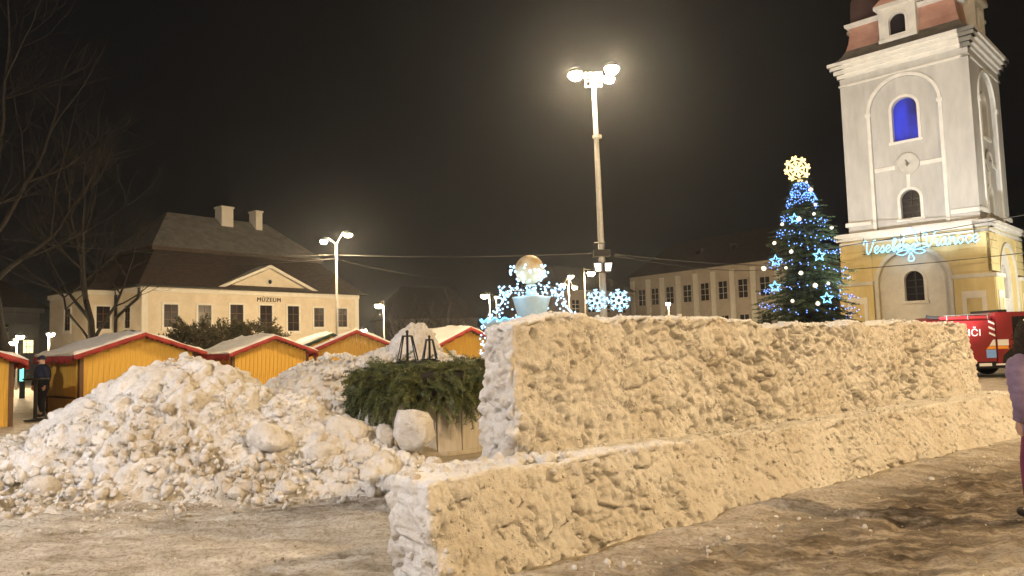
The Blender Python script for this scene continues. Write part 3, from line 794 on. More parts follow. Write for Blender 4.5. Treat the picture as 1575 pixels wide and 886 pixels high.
# ================================================================== museum
def window(t, c, ax, nrm, w, h, sur=.10, frame='white_plaster', pane='glass_dark', bars=(1, 2), depth=.06, barmat='wood_dark'):
    """rectangular window: moulded surround, glass set back inside it, glazing bars"""
    c, ax, nrm = Vector(c), Vector(ax), Vector(nrm); up = Vector((0, 0, 1))
    def bar(mb, u, v, du, dv, n0, n1):
        p = [c + ax * (u + a * du / 2) + up * (v + b_ * dv / 2) + nrm * n for n in (n0, n1) for b_ in (-1, 1) for a in (-1, 1)]
        mb.add(p, [(0, 2, 3, 1), (4, 5, 7, 6), (0, 1, 5, 4), (2, 6, 7, 3), (0, 4, 6, 2), (1, 3, 7, 5)])
    f = MB()
    bar(f, -(w + sur) / 2, 0, sur, h + 2 * sur, -.01, depth); bar(f, (w + sur) / 2, 0, sur, h + 2 * sur, -.01, depth)
    bar(f, 0, (h + sur) / 2, w, sur, -.01, depth); bar(f, 0, -(h + sur) / 2, w, sur, -.01, depth)
    o = f.build('window', M[frame], t)
    g = MB(); bar(g, 0, 0, w, h, -.005, .012); g.build('pane', M[pane], o)
    if barmat:
        g = MB(); bt = .045
        for i in range(bars[0]): bar(g, -w / 2 + w * (i + 1) / (bars[0] + 1), 0, bt, h, .013, .035)
        for i in range(bars[1]): bar(g, 0, -h / 2 + h * (i + 1) / (bars[1] + 1), w, bt * .8, .013, .033)
        g.build('glazing_bars', M[barmat], o)
    s_ = MB(); bar(s_, 0, -h / 2 - sur - .035, w + 2 * sur + .1, .07, -.01, depth + .06); s_.build('sill', M[frame], o)
    return o

def text_mesh(txt, size, ext, name, mt, parent, loc, rot, spacing=1.0):
    cu = bpy.data.curves.new(name, 'FONT'); cu.body = txt; cu.size = size; cu.extrude = ext; cu.align_x = 'CENTER'; cu.space_character = spacing
    tmp = bpy.data.objects.new(name, cu); C.objects.link(tmp); dg = bpy.context.evaluated_depsgraph_get()
    me = bpy.data.meshes.new_from_object(tmp.evaluated_get(dg)); C.objects.unlink(tmp); bpy.data.objects.remove(tmp)
    o = link(name, me, mt, parent); o.location = loc; o.rotation_euler = rot; return o

mu = empty('museum', (-22.1, 44.0, 0), math.atan2(.787, .617))
tag(mu, 'single storey cream museum with dark hipped roof and triangular pediment behind the stalls', 'building')
EH = 5.7
b = MB(); b.bx(0, 16.5, 0, 11, 0, EH); b.build('wall', M['cream'], mu)
b = MB(); b.bx(-1.6, 0, 3.3, 9.3, 0, EH - .06); b.build('wall', M['cream'], mu)
b = MB(); b.bx(-.02, 16.52, -.14, .0, EH - .32, EH - .02); b.bx(-.14, -.0, -.14, 3.3, EH - .32, EH - .03)
b.bx(-1.74, -1.6, 3.16, 9.3, EH - .36, EH - .07); b.bx(-1.6, -.14, 3.16, 3.3, EH - .36, EH - .07); b.build('cornice', M['white_plaster'], mu)
b = MB(); b.bx(-.03, .35, -.05, 0, 0, EH - .33); b.bx(16.15, 16.53, -.05, 0, 0, EH - .33); b.build('corner_strip', M['white_plaster'], mu)
for i, x in enumerate((1.76, 3.95, 6.2, 8.4, 10.6, 12.8, 14.95)):
    tall = i in (2, 3, 4)
    window(mu, (x, 0, 3.85 if tall else 3.95), (1, 0, 0), (0, -1, 0), .95 if tall else .88, 1.75 if tall else 1.38, .13)
window(mu, (0, 1.75, 3.95), (0, 1, 0), (-1, 0, 0), .7, 1.38, .11)
window(mu, (-.8, 3.3, 3.95), (1, 0, 0), (0, -1, 0), .8, 1.38, .11)
window(mu, (-1.6, 6.4, 3.95), (0, 1, 0), (-1, 0, 0), .9, 1.38, .11)
b = MB(); b.prism([(5.1, -.10, EH + .02), (12.2, -.10, EH + .02), (8.65, -.10, 7.25)], (0, 1.2, 0)); ped = b.build('pediment', M['cream'], mu)
b = MB()
for x0, x1 in ((5.1, 8.65), (12.2, 8.65)):
    b.prism([(x0 - (.25 if x0 < x1 else -.25), -.28, EH), (x1, -.28, 7.32), (x1, -.28, 7.52), (x0 - (.45 if x0 < x1 else -.45), -.28, EH + .12)], (0, 1.5, 0))
b.build('raking_cornice', M['white_plaster'], ped)
b = MB(); b.bx(4.85, 12.45, -.24, -.10, EH - .10, EH + .015); b.build('string_course', M['white_plaster'], ped)
b = MB(); b.tube([(8.65 + .2 * cos(a_), -.13, 6.35 + .2 * sin(a_)) for a_ in np.linspace(0, 2 * pi, 17)[:-1]], .05, 5, True); b.build('vent_ring', M['white_plaster'], ped)
b = MB(); b.lathe([(.15, 0), (.15, .02)], n=12); v_ = b.build('vent', M['glass_dark'], ped); v_.rotation_euler = (pi / 2, 0, 0); v_.location = (8.65, -.105, 6.35)
text_mesh('MÚZEUM', .42, .02, 'lettering', M['metal_dark'], mu, (8.65, -.03, 4.98), (pi / 2, 0, 0), 1.15)
def hip(t, pts0, pts1, name, mt):
    b = MB(); n = len(pts0)
    for i in range(n): b.quad(pts0[i], pts0[(i + 1) % n], pts1[(i + 1) % n], pts1[i])
    b.poly(list(reversed(pts0))); b.poly(pts1); return b.build(name, mt, t)
e0 = [(-.45, -.45, EH), (16.95, -.45, EH), (16.95, 11.45, EH), (-.45, 11.45, EH)]
e1 = [(1.9, 2.4, 8.3), (14.6, 2.4, 8.3), (14.6, 8.6, 8.3), (1.9, 8.6, 8.3)]
e2 = [(1.6, 2.1, 8.55), (14.9, 2.1, 8.55), (14.9, 8.9, 8.55), (1.6, 8.9, 8.55)]
e3 = [(4.2, 5.35, 11.4), (12.0, 5.35, 11.4), (12.0, 5.65, 11.4), (4.2, 5.65, 11.4)]
rf = hip(mu, e0, e1, 'lower_roof', M['roof_dark']); hip(mu, e2, e3, 'upper_roof', M['roof_snowy'])
b = MB(); b.bx(1.62, 14.88, 2.12, 8.88, 8.28, 8.54); b.build('roof_break', M['roof_dark'], mu)
hip(mu, [(-2.0, 2.9, EH - .05), (.6, 2.9, EH - .05), (.6, 9.7, EH - .05), (-2.0, 9.7, EH - .05)], [(.9, 5.4, 7.6), (1.2, 5.4, 7.6), (1.2, 7.0, 7.6), (.9, 7.0, 7.6)], 'wing_roof', M['roof_dark'])
for x, w_ in ((8.3, .92), (10.9, .55)):
    b = MB(); b.bx(x - w_ / 2, x + w_ / 2, 4.6, 5.5, 10.3, 12.1); ch = b.build('chimney', M['white_plaster'], mu)
    b = MB(); b.bx(x - w_ / 2 - .06, x + w_ / 2 + .06, 4.54, 5.56, 12.1, 12.22); b.build('chimney_cap', M['white_plaster'], ch)
b = MB(); b.tube([(-.25, -.2, EH - .1), (-.25, -.12, EH - .5), (-.12, .3, EH - .7), (-.12, 3.1, EH - 1.75), (-.12, 3.18, EH - 2.0), (-.12, 3.18, 0)], .085, 6)
b.tube([(-.12, 3.18, EH - .1), (-.12, 3.18, EH - 2)], .085, 6); b.build('downpipe', M['metal_dark'], mu)
b = MB(); b.tube([(-.5, -.5, EH + .02), (17, -.5, EH + .02)], .07, 6); b.tube([(-.5, -.5, EH + .02), (-.5, 2.9, EH + .02)], .07, 6); b.build('gutter', M['metal_dark'], mu)

# ================================================================== far town hall and neighbour
def facade(name, px0, Y0, px1, Y1, H, label, wins, rows, mt, roof_h, deep=10, pil=True, roof='roof_dark'):
    A = gp(px0, Y0); B = gp(px1, Y1); Ln = (B - A).length
    t = empty(name, A, math.atan2(B.y - A.y, B.x - A.x)); tag(t, label, 'building')
    b = MB(); b.bx(0, Ln, 0, deep, 0, H); b.build('wall', M[mt], t)
    b = MB(); b.bx(-.2, Ln + .2, -.32, .0, H - .45, H - .02); b.bx(-.05, Ln + .05, -.10, 0, 4.55, 4.8); b.build('cornice', M['white_plaster'] if 0 else M[mt], t)
    xs = []
    for px in wins:
        q = (px - 787.5) / FPX; d = (B - A) / Ln
        x = (q * A.y - A.x) / (d.x - q * d.y); xs.append(x)
    for x in xs:
        for zc, hh in rows: window(t, (x, 0, zc), (1, 0, 0), (0, -1, 0), 1.15, hh, .16, mt, 'glass_dark', (1, 2), .09, 'white_plaster')
    if pil:
        for i in range(len(xs) + 1):
            x = xs[0] - 1.6 if i == 0 else (xs[-1] + 1.6 if i == len(xs) else (xs[i - 1] + xs[i]) / 2)
            b = MB(); b.bx(x - .32, x + .32, -.16, 0, 0, H - .46); b.build('pilaster', M['white_plaster'], t)
    hip(t, [(-.6, -.6, H), (Ln + .6, -.6, H), (Ln + .6, deep + .6, H), (-.6, deep + .6, H)],
        [(2.5, deep / 2 - .2, H + roof_h), (Ln - 2.5, deep / 2 - .2, H + roof_h), (Ln - 2.5, deep / 2 + .2, H + roof_h), (2.5, deep / 2 + .2, H + roof_h)], 'roof', M[roof])
    return t, Ln, xs
th, thL, thx = facade('town_hall', 978, 91, 1215, 73, 9.3, 'long two storey hall with pilasters and rows of windows left of the Christmas tree',
             (988, 1008, 1031, 1058, 1085, 1113, 1144, 1178), ((6.7, 1.9), (3.0, 1.9)), 'facade', 4.2)
for x in (thx[3], thx[5]):
    b = MB(); b.bx(x - .5, x + .5, 2.0, 2.9, 11.0, 11.9); dm = b.build('dormer', M['roof_dark'], th)
    b = MB(); b.bx(x - .3, x + .3, 1.96, 2.0, 11.15, 11.7); b.build('dormer_pane', M['glass_dark'], dm)
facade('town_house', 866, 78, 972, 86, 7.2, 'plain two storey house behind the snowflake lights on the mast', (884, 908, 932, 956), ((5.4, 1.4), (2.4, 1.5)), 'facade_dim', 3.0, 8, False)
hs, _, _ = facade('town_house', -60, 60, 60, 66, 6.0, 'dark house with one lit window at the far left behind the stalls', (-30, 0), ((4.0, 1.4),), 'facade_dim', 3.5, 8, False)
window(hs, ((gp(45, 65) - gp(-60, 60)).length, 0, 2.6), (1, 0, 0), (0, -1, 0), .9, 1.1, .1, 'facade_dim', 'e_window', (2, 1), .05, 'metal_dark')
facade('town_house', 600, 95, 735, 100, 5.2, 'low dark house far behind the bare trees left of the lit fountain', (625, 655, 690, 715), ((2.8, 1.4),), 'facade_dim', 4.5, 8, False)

# ================================================================== church tower
TC = Vector((22.45, 39.3, 0))
tw = empty('church_tower', TC, radians(-45)); tag(tw, 'tall church tower, grey above and ochre yellow below, with arched niches and copper roof', 'tower')
# local frame: the four faces look along -y, +x, +y, -x
def arch_wall(mb, R, x0, x1, z0, z1, cx, hw, zb, zs, y, dep, n=14):
    """wall plane at distance y in face frame R with an arched opening and its reveal of depth dep"""
    T = lambda x, yy, z: R @ Vector((x, -yy, z))
    def q(a, b_, c_, d_): mb.quad(T(*a), T(*b_), T(*c_), T(*d_))
    q((x0, y, z0), (cx - hw, y, z0), (cx - hw, y, z1), (x0, y, z1)); q((cx + hw, y, z0), (x1, y, z0), (x1, y, z1), (cx + hw, y, z1))
    if zb > z0 + 1e-4: q((cx - hw, y, z0), (cx + hw, y, z0), (cx + hw, y, zb), (cx - hw, y, zb))
    arc = [(cx - hw * cos(pi * i / n), zs + hw * sin(pi * i / n)) for i in range(n + 1)]
    for i in range(n):
        (a, za), (c_, zc) = arc[i], arc[i + 1]
        q((a, y, za), (c_, y, zc), (c_, y, z1), (a, y, z1)); q((a, y, za), (a, y - dep, za), (c_, y - dep, zc), (c_, y, zc))
    q((cx - hw, y, zb), (cx - hw, y - dep, zb), (cx - hw, y - dep, zs), (cx - hw, y, zs)); q((cx + hw, y, zb), (cx + hw, y, zs), (cx + hw, y - dep, zs), (cx + hw, y - dep, zb))
    q((cx - hw, y, zb), (cx + hw, y, zb), (cx + hw, y - dep, zb), (cx - hw, y - dep, zb))
def arch_ring(mb, R, cx, hw, zb, zs, y, wd, proud, n=16, legs=True):
    pts = []
    if legs: pts += [(cx - hw, zb), (cx - hw, zs)]
    pts += [(cx - hw * cos(pi * i / n), zs + hw * sin(pi * i / n)) for i in range(0 if not legs else 1, n + (0 if legs else 1))]
    if legs: pts += [(cx + hw, zs), (cx + hw, zb)]
    V = []; F = []
    for i, (x, z) in enumerate(pts):
        a = Vector((pts[min(i + 1, len(pts) - 1)][0] - pts[max(i - 1, 0)][0], pts[min(i + 1, len(pts) - 1)][1] - pts[max(i - 1, 0)][1])); a.normalize()
        nx_, nz_ = -a.y, a.x
        for dn, dy in ((0, 0), (0, proud), (wd, proud), (wd, 0)): V.append(R @ Vector((x + nx_ * dn, -(y + dy), z + nz_ * dn)))
    for i in range(len(pts) - 1):
        for u in range(4): F.append((i * 4 + u, i * 4 + 4 + u, i * 4 + 4 + (u + 1) % 4, i * 4 + (u + 1) % 4))
    mb.add(V, F)
def rbox(mb, R, x0, x1, y0, y1, z0, z1):
    p = [R @ Vector((x, -y, z)) for z in (z0, z1) for y in (y0, y1) for x in (x0, x1)]
    mb.add(p, [(0, 2, 3, 1), (4, 5, 7, 6), (0, 1, 5, 4), (2, 6, 7, 3), (0, 4, 6, 2), (1, 3, 7, 5)])
HU, HL = 3.05, 3.40
ups, los = MB(), MB()
RF = [Matrix.Rotation(k * pi / 2, 3, 'Z') for k in range(4)]
for k, R in enumerate(RF):
    arch_wall(ups, R, -HU, HU, 6.85, 15.4, 0, 1.62, 6.85, 13.15, HU, .16)
    arch_wall(los, R, -HL, HL, 0, 6.5, 0, 1.62, 0, 4.15, HL, .20)
ups.build('upper_wall', M['tower_grey'], tw); los.build('lower_wall', M['tower_yellow'], tw)
for k, R in enumerate(RF):
    b = MB(); arch_wall(b, R, -1.64, 1.64, 6.85, 9.9, 0, .46, 7.42, 8.42, HU - .16, .30); arch_wall(b, R, -1.64, 1.64, 9.9, 14.95, 0, .60, 11.45, 13.1, HU - .16, .30)
    b.build('niche', M['tower_grey'], tw)
    b = MB(); arch_wall(b, R, -1.64, 1.64, 0, 5.9, 0, .45, 3.2, 4.25, HL - .20, .30); b.build('niche', M['tower_trim'], tw)
    y1 = HU - .16; y2 = HL - .2
    for (hw, zb, zs, y, pm, nm) in ((.60, 11.45, 13.1, y1, 'e_bluewin' if k == 0 else 'glass_dark', 'bell_window'), (.46, 7.42, 8.42, y1, 'glass_dark', 'window'), (.45, 3.2, 4.25, y2, 'glass_dark', 'window')):
        b = MB(); arch_ring(b, R, 0, hw + .0, zb, zs, y, .14, .05); rbox(b, R, -hw - .2, hw + .2, y, y + .10, zb - .14, zb - .005); o = b.build(nm, M['tower_trim'], tw)
        b = MB(); b.poly([R @ Vector((x, -(y - .27), z)) for x, z in [(-hw, zb), (hw, zb)] + [(hw * cos(pi * i / 12), zs + hw * sin(pi * i / 12)) for i in range(13)]]); b.build('pane', M[pm], o)
        b = MB(); rbox(b, R, -.03, .03, y - .26, y - .22, zb, zs + hw * .98)
        for zz_ in np.linspace(zb, zs, 4)[1:]: rbox(b, R, -hw * .98, hw * .98, y - .26, y - .225, zz_ - .025, zz_ + .025)
        if nm == 'window': b.build('glazing_bars', M['metal_dark'], o)
    # arch mouldings with small capitals, medallion clock, bands
    b = MB(); arch_ring(b, R, 0, 1.62, 7.0, 13.15, HU, .16, .07)
    for sx in (-1, 1): rbox(b, R, sx * 1.70 - .14, sx * 1.70 + .14, HU, HU + .12, 13.0, 13.2)
    b.build('arch_moulding', M['tower_trim'], tw)
    b = MB(); arch_ring(b, R, 0, 1.62, 0, 4.15, HL, .18, .07); b.build('arch_moulding', M['tower_trim'], tw)
    for xa_, xb_, za_, zb_ in ((-1.60, -.58, 10.02, 10.22), (.58, 1.60, 10.02, 10.22), (-.09, .09, 9.0, 9.66)):
        b = MB(); rbox(b, R, xa_, xb_, y1, y1 + .07, za_, zb_); b.build('band', M['tower_trim'], tw)
    dsc = MB(); dsc.lathe([(.50, 0), (.56, .05), (.56, .11), (.48, .12), (.46, .09), (.02, .09)], n=28); o = dsc.build('clock_face', M['clock_stone'], tw)
    o.matrix_local = (R.to_4x4() @ Matrix.Translation((0, -y1, 10.2)) @ Matrix.Rotation(pi / 2, 4, 'X'))
    hnd = MB(); hnd.box((0, .10, .13), (.07, .26, .02), .5); hnd.box((.05, -.05, .155), (.06, .20, .02), -.7); hnd.sphere((0, 0, .13), .07, 8, 4); hnd.build('clock_hands', M['clock_hand'], o)
    # cornice courses
    b = MB()
    for yy, z0, z1 in ((HU + .06, 14.95, 15.05), (HU + .10, 15.40, 15.62), (HU + .22, 15.62, 15.86), (HU + .36, 15.86, 16.06), (HU + .46, 16.06, 16.25)):
        rbox(b, R, -yy, yy - .003, HU - .3 + .001 * k, yy, z0, z1)
    b.build('cornice', M['tower_trim'], tw)
    b = MB()
    for yy, z0, z1 in ((HL + .06, 6.28, 6.42), (HL + .18, 6.5, 6.66), (HL + .24, 6.66, 6.84)): rbox(b, R, -yy, yy - .003, HL - .6 + .001 * k, yy, z0, z1)
    for sx in (-1, 1):
        rbox(b, R, 1.85 * sx - .0 if sx > 0 else -HU - .12, HU + .117 if sx > 0 else -1.85, HU - .05, HU + .12, 7.30, 7.52)
    b.build('string_course', M['tower_trim'], tw)
    # snow lying on the ledges
    b = MB(); rbox(b, R, -HL - .15, HL + .147, HU + .002, HL + .15, 6.842, 6.90); b.build('ledge_snow', M['snow_clean'], tw)
    for sx in (-1, 1):
        xa, xb = (1.86, HL + .05) if sx > 0 else (-HL - .05, -1.86)
        b = MB()
        for i in range(5): rbox(b, R, xa, xb - (.003 if sx > 0 else 0), HL - .1 + .001 * k, HL + .05, 4.42 + i * .37, 4.42 + i * .37 + .33)
        b.build('rusticated_band', M['tower_yellow'], tw)
        b = MB(); rbox(b, R, xa - .02, xb + (.08 if sx > 0 else .02), HL - .1 + .001 * k, HL + .16, 0, 4.12); b.build('corner_pedestal', M['tower_yellow'], tw)
        b = MB(); rbox(b, R, xa - .05 - (.10 if sx < 0 else 0), xb + (.19 if sx > 0 else .05), HL - .1 + .001 * k, HL + .26, 4.12, 4.30); b.build('pedestal_cap', M['tower_trim'], tw)
        xm = (xa + xb) / 2
        b = MB(); rbox(b, R, xm - .50, xm + .50, HL + .16, HL + .20, 3.15, 3.50); rbox(b, R, xm - .50, xm - .32, HL + .16, HL + .20, 2.2, 3.147); rbox(b, R, xm + .32, xm + .50, HL + .16, HL + .20, 2.2, 3.147); b.build('panel_frame', M['white_plaster'], tw)
# roof: flared copper skirt, steep band, ledge, dark helm
def square_loft(prof, name, mt, parent):
    V = []; F = []; n = 8
    for (h, z) in prof:
        for k in range(4):
            a, c_ = [(-1, -1), (1, -1), (1, 1), (-1, 1)][k], [(1, -1), (1, 1), (-1, 1), (-1, -1)][k]
            V += [(a[0] * h, a[1] * h, z), ((a[0] + c_[0]) / 2 * h, (a[1] + c_[1]) / 2 * h, z)]
    for i in range(len(prof) - 1):
        for k in range(n): F.append((i * n + k, i * n + (k + 1) % n, (i + 1) * n + (k + 1) % n, (i + 1) * n + k))
    F.append(tuple(range((len(prof) - 1) * n, len(prof) * n)))
    return MB().add(V, F).build(name, mt, parent)
square_loft([(3.40, 16.26), (3.15, 16.42), (2.92, 16.66), (2.74, 16.98)], 'roof_skirt', M['roof_snowy'], tw)
square_loft([(2.74, 16.98), (2.62, 17.4), (2.55, 17.9), (2.52, 18.25)], 'roof_band', M['copper'], tw)
square_loft([(2.52, 18.25), (2.74, 18.30), (2.76, 18.45), (2.5, 18.5)], 'roof_ledge', M['tower_trim'], tw)
square_loft([(2.5, 18.5), (2.45, 19.6), (2.2, 20.9), (1.6, 21.9), (.9, 22.5), (.55, 23.2), (.55, 24.4), (.75, 24.8), (.5, 25.6), (.12, 26.4), (.05, 28.4)], 'helm', M['copper_dark'], tw)
for k, R in enumerate(RF):
    b = MB(); arch_wall(b, R, -.88, .88, 16.75, 18.55, 0, .40, 17.05, 17.75, 3.05, .25)
    for sx in (-1, 1): rbox(b, R, sx * .86 - .03, sx * .86 + .03, 2.3, 3.045, 16.75, 18.55)
    rbox(b, R, -.88, .88, 2.3, 2.36, 16.75, 18.55); o = b.build('dormer', M['tower_trim'], tw)
    b = MB(); rbox(b, R, -1.06, 1.06, 2.3, 3.22, 18.55, 18.72); arch_ring(b, R, 0, .40, 17.05, 17.75, 3.05, .12, .06); rbox(b, R, -.92, .92, 3.05, 3.12, 16.72, 16.90); b.build('dormer_trim', M['tower_trim'], o)
    b = MB(); b.prism([R @ Vector(q) for q in ((-1.06, -3.22, 18.725), (1.06, -3.22, 18.725), (.5, -3.22, 19.15), (0, -3.22, 19.28), (-.5, -3.22, 19.15))], R @ Vector((0, 1.0, 0))); b.build('dormer_roof', M['copper'], o)
    b = MB(); rbox(b, R, -.42, .42, 2.72, 2.76, 17.0, 18.2); b.build('opening', M['glass_dark'], o)

# ================================================================== lit sign on the tower
def catmull(p, n=5):
    p = [Vector(q) for q in p]; q = [p[0]] + p + [p[-1]]; r = []
    for i in range(1, len(q) - 2):
        for k in range(n):
            t = k / n; a, b_, c_, d_ = q[i - 1], q[i], q[i + 1], q[i + 2]
            r.append(.5 * ((2 * b_) + (c_ - a) * t + (2 * a - 5 * b_ + 4 * c_ - d_) * t * t + (3 * b_ - a - 3 * c_ + d_) * t ** 3))
    return r + [p[-1]]
GLY = {'V': (.80, [[(.02, .70), (.0, .88), (.12, 1), (.24, .88), (.24, .5), (.30, .1), (.40, 0), (.52, .2), (.64, .65), (.72, .95), (.84, .98)]]),
       'e': (.42, [[(0, .2), (.2, .28), (.31, .42), (.2, .55), (.05, .38), (.06, .12), (.2, 0), (.42, .2)]]),
       's': (.38, [[(0, .2), (.2, .55), (.22, .40), (.32, .2), (.24, .02), (.06, .06), (.38, .2)]]),
       'l': (.36, [[(0, .2), (.2, .6), (.26, .92), (.17, 1), (.10, .75), (.10, .2), (.2, 0), (.36, .2)]]),
       'i': (.32, [[(0, .2), (.13, .52), (.12, .12), (.2, 0), (.32, .2)], [(.13, .68), (.15, .76)]]),
       'a': (.55, [[(.38, .46), (.2, .54), (.04, .28), (.12, .02), (.28, .15), (.38, .5), (.36, .12), (.44, 0), (.55, .2)]]),
       'n': (.50, [[(0, .45), (.07, .5), (.08, 0), (.09, .3), (.22, .52), (.32, .42), (.33, .1), (.40, 0), (.50, .2)]]),
       'o': (.48, [[(.22, .52), (.04, .28), (.2, 0), (.36, .25), (.22, .52), (.30, .46), (.48, .46)]]),
       'c': (.42, [[(.34, .42), (.2, .53), (.03, .28), (.18, 0), (.42, .2)]])}
GLY['é'] = (.42, GLY['e'][1] + [[(.20, .68), (.34, .86)]])
sg = empty('light_sign', TC + Matrix.Rotation(radians(-45), 3, 'Z') @ Vector((0, -HL - .42, 5.72)), radians(-45))
tag(sg, 'icy blue tube light sign with script greeting and bell hung on the tower front', 'sign')
def word(txt, x, z, h, slope=0):
    for ch in txt:
        adv, strokes = GLY[ch]; b = MB()
        for st in strokes: b.tube([(x + (p.x + p.y * .12) * h, 0, z + p.y * h) for p in catmull([(q[0], q[1], 0) for q in st], 4)], .027, 5)
        b.build('letter', M['e_sign'], sg); x += adv * h * .97
    return x
word('Veselé', -2.15, -.02, .70)
word('Vianoce', .66, .05, .72)
def tubes(name, paths, r=.026):
    b = MB()
    for p in paths: b.tube([(q.x, -.03, q.y) for q in catmull([(a_, c_, 0) for a_, c_ in p], 5)], r, 5)
    return b.build(name, M['e_sign'], sg)
bx_, bz = .14, .28
tubes('bell', [[(bx_ - .42, bz - .02), (bx_ - .30, bz + .12), (bx_ - .24, bz + .55), (bx_, bz + .80), (bx_ + .24, bz + .55), (bx_ + .30, bz + .12), (bx_ + .42, bz - .02)],
               [(bx_ - .42, bz - .02), (bx_, bz - .10), (bx_ + .42, bz - .02)]])
for sx in (-1, 1):
    for (ex, ez) in ((.80, -.16), (.66, -.42)):
        tubes('leaf', [[(bx_ + sx * .06, bz - .30), (bx_ + sx * ex * .55, bz + ez + .12), (bx_ + sx * ex, bz + ez), (bx_ + sx * ex * .55, bz + ez - .10), (bx_ + sx * .06, bz - .34)]])
tubes('bow', [[(bx_, bz - .30), (bx_ - .28, bz - .05), (bx_ - .1, bz - .02), (bx_, bz - .30), (bx_ + .28, bz - .05), (bx_ + .1, bz - .02), (bx_, bz - .30)]])
tubes('clapper', [[(bx_, bz - .40), (bx_ - .13, bz - .75), (bx_, bz - .86), (bx_ + .13, bz - .75), (bx_, bz - .40)]])
b = MB(); b.tube([(-2.2, .08, .0), (3.0, .08, .06)], .018, 4); b.tube([(-2.2, .08, .62), (3.0, .08, .66)], .018, 4)
for x in (-2.1, -.3, .6, 2.9): b.tube([(x, .08, -.05), (x, .08, .85)], .015, 4)
b.build('support_frame', M['metal_dark'], sg)

# ================================================================== Christmas tree
XT = gp(1246, 30.0); xh = 8.15
xt = empty('christmas_tree', XT); tag(xt, 'tall decorated spruce with blue lights standing beside the church tower', 'tree')
b = MB(); b.tube([(0, 0, 0), (.02, 0, 3), (0, .02, xh - .1)], [.16, .11, .02], 8); b.build('trunk', M['bark'], xt)
rgt = np.random.default_rng(8); P, D, L, RO = [], [], [], []
def tree_r(z): return np.interp(z, [.3, 1.0, 2.4, 4.6, 6.6, xh], [2.05, 2.25, 1.88, 1.36, .80, .06])
z = .5; tip = []
while z < xh - .05:
    n = int(11 - 5 * z / xh); off = rgt.uniform(0, 6)
    for k in range(n):
        a = off + 2 * pi * k / n + rgt.normal() * .18; Rr = tree_r(z) * rgt.uniform(.62, 1.20)
        rad = np.array([cos(a), sin(a), 0]); tan = np.array([-sin(a), cos(a), 0]); m_ = max(3, int(Rr / .13))
        for i in range(m_):
            f = (i + .6) / m_; p = rad * Rr * f + np.array([0, 0, z + .22 * Rr * f * (1 - 1.5 * f)])
            for sgn in (-1, 1):
                P.append(p); D.append(rad * .75 + tan * sgn * rgt.uniform(.45, .95) + np.array([0, 0, rgt.uniform(-.35, .1)])); L.append((.20 + .26 * (1 - f)) * rgt.uniform(.8, 1.25) * (0.75 + .25 * Rr / 2)); RO.append(rgt.normal() * .5)
        e_ = rad * Rr * .95 + np.array([0, 0, z - .12 * Rr]); P.append(e_); D.append(rad + np.array([0, 0, .05])); L.append(.34); RO.append(0); tip.append((a, z, Rr))
    z += .155 + .05 * rgt.random()
foliage('crown', [sprig(11, .30, .045, 50 + i, .5) for i in range(5)], P, D, L, RO, M['conifer'], xt)
def bulb_chain(name, pts, r, mt, label, cat, group=None, wire=True):
    t = empty(name, pts[0]); tag(t, label, cat, group); p0 = Vector(pts[0]); b = MB()
    for p in pts: b.sphere(Vector(p) - p0, r, 6, 4)
    tag(b.build('bulbs', M[mt], t), kind='stuff')
    if wire:
        b = MB(); b.tube([Vector(p) - p0 for p in pts], .006, 3); b.build('wire', M['wire'], t)
    return t
hel = [(7.75, 6.9, 2.2), (6.6, 5.6, 1.6), (5.3, 4.3, 1.35), (4.1, 3.2, 1.2), (3.05, 2.35, 1.1)]
nm = ('topmost', 'second', 'third', 'fourth', 'lowest')
for i, (za, zb, turns) in enumerate(hel):
    pts = []; n = int(62 * turns)
    for k in range(n):
        u = k / n; zz_ = za + (zb - za) * u + .13 * sin(u * 17 + i) + .07 * sin(k * 2.3 + i) + .03 * sin(k * 5.1); a = i * 1.9 + u * turns * 2 * pi + .05 * sin(k * 3.3); Rr = tree_r(zz_) * (.97 + .10 * sin(k * 1.7) + .05 * sin(k * .41))
        pts.append(XT + Vector((cos(a) * Rr, sin(a) * Rr, zz_ - .10)))
    bulb_chain('light_string', pts, .021, 'e_blue', '%s string of small blue lights wound round the Christmas tree' % nm[i], 'string lights', 'light strings on the tree')
pts = []
for k in range(130):
    a = rgt.uniform(pi, 2 * pi); zz_ = rgt.uniform(7.1, 7.85); Rr = tree_r(zz_) + .06; pts.append(XT + Vector((cos(a) * Rr, sin(a) * Rr, zz_)))
bulb_chain('light_string', pts, .019, 'e_blue', 'dense tangle of blue lights just under the snowflake topper', 'string lights', 'light strings on the tree', False)
for zz_, a in ((7.3, -1.6), (5.9, -2.0), (5.2, -1.0), (3.9, -2.2), (3.2, -1.1)):
    ld = bpy.data.lights.new('bulb_glow', 'POINT'); ld.energy = 9; ld.color = (.12, .28, 1.0); ld.shadow_soft_size = .1; Rr = tree_r(zz_) * .9 + .1
    l = bpy.data.objects.new('bulb_glow', ld); C.objects.link(l); l.parent = xt; l.location = (cos(a) * Rr, sin(a) * Rr, zz_)
def on_tree(px, py, out=.12):
    """a point on the camera side of the crown seen at a pixel"""
    p = at(px, py, Y=XT.y); zz_ = p.z; dx = p.x - XT.x; Rr = tree_r(zz_) + out; dy = -sqrt(max(0.05, Rr * Rr - dx * dx)) if abs(dx) < Rr else -.05
    return Vector((p.x * (XT.y + dy) / XT.y, XT.y + dy, EYE + (zz_ - EYE) * (XT.y + dy) / XT.y))
def star(px, py, r, label):
    p = on_tree(px, py); t = empty('light_star', p, radians(-20) + rgt.normal() * .2); tag(t, label, 'star light', 'blue stars on the tree')
    b = MB(); b.tube([(r * (1 if k % 2 == 0 else .42) * sin(k * pi / 5), 0, r * (1 if k % 2 == 0 else .42) * cos(k * pi / 5)) for k in range(10)], .03, 5, True); b.build('tube_outline', M['e_cyan'], t)
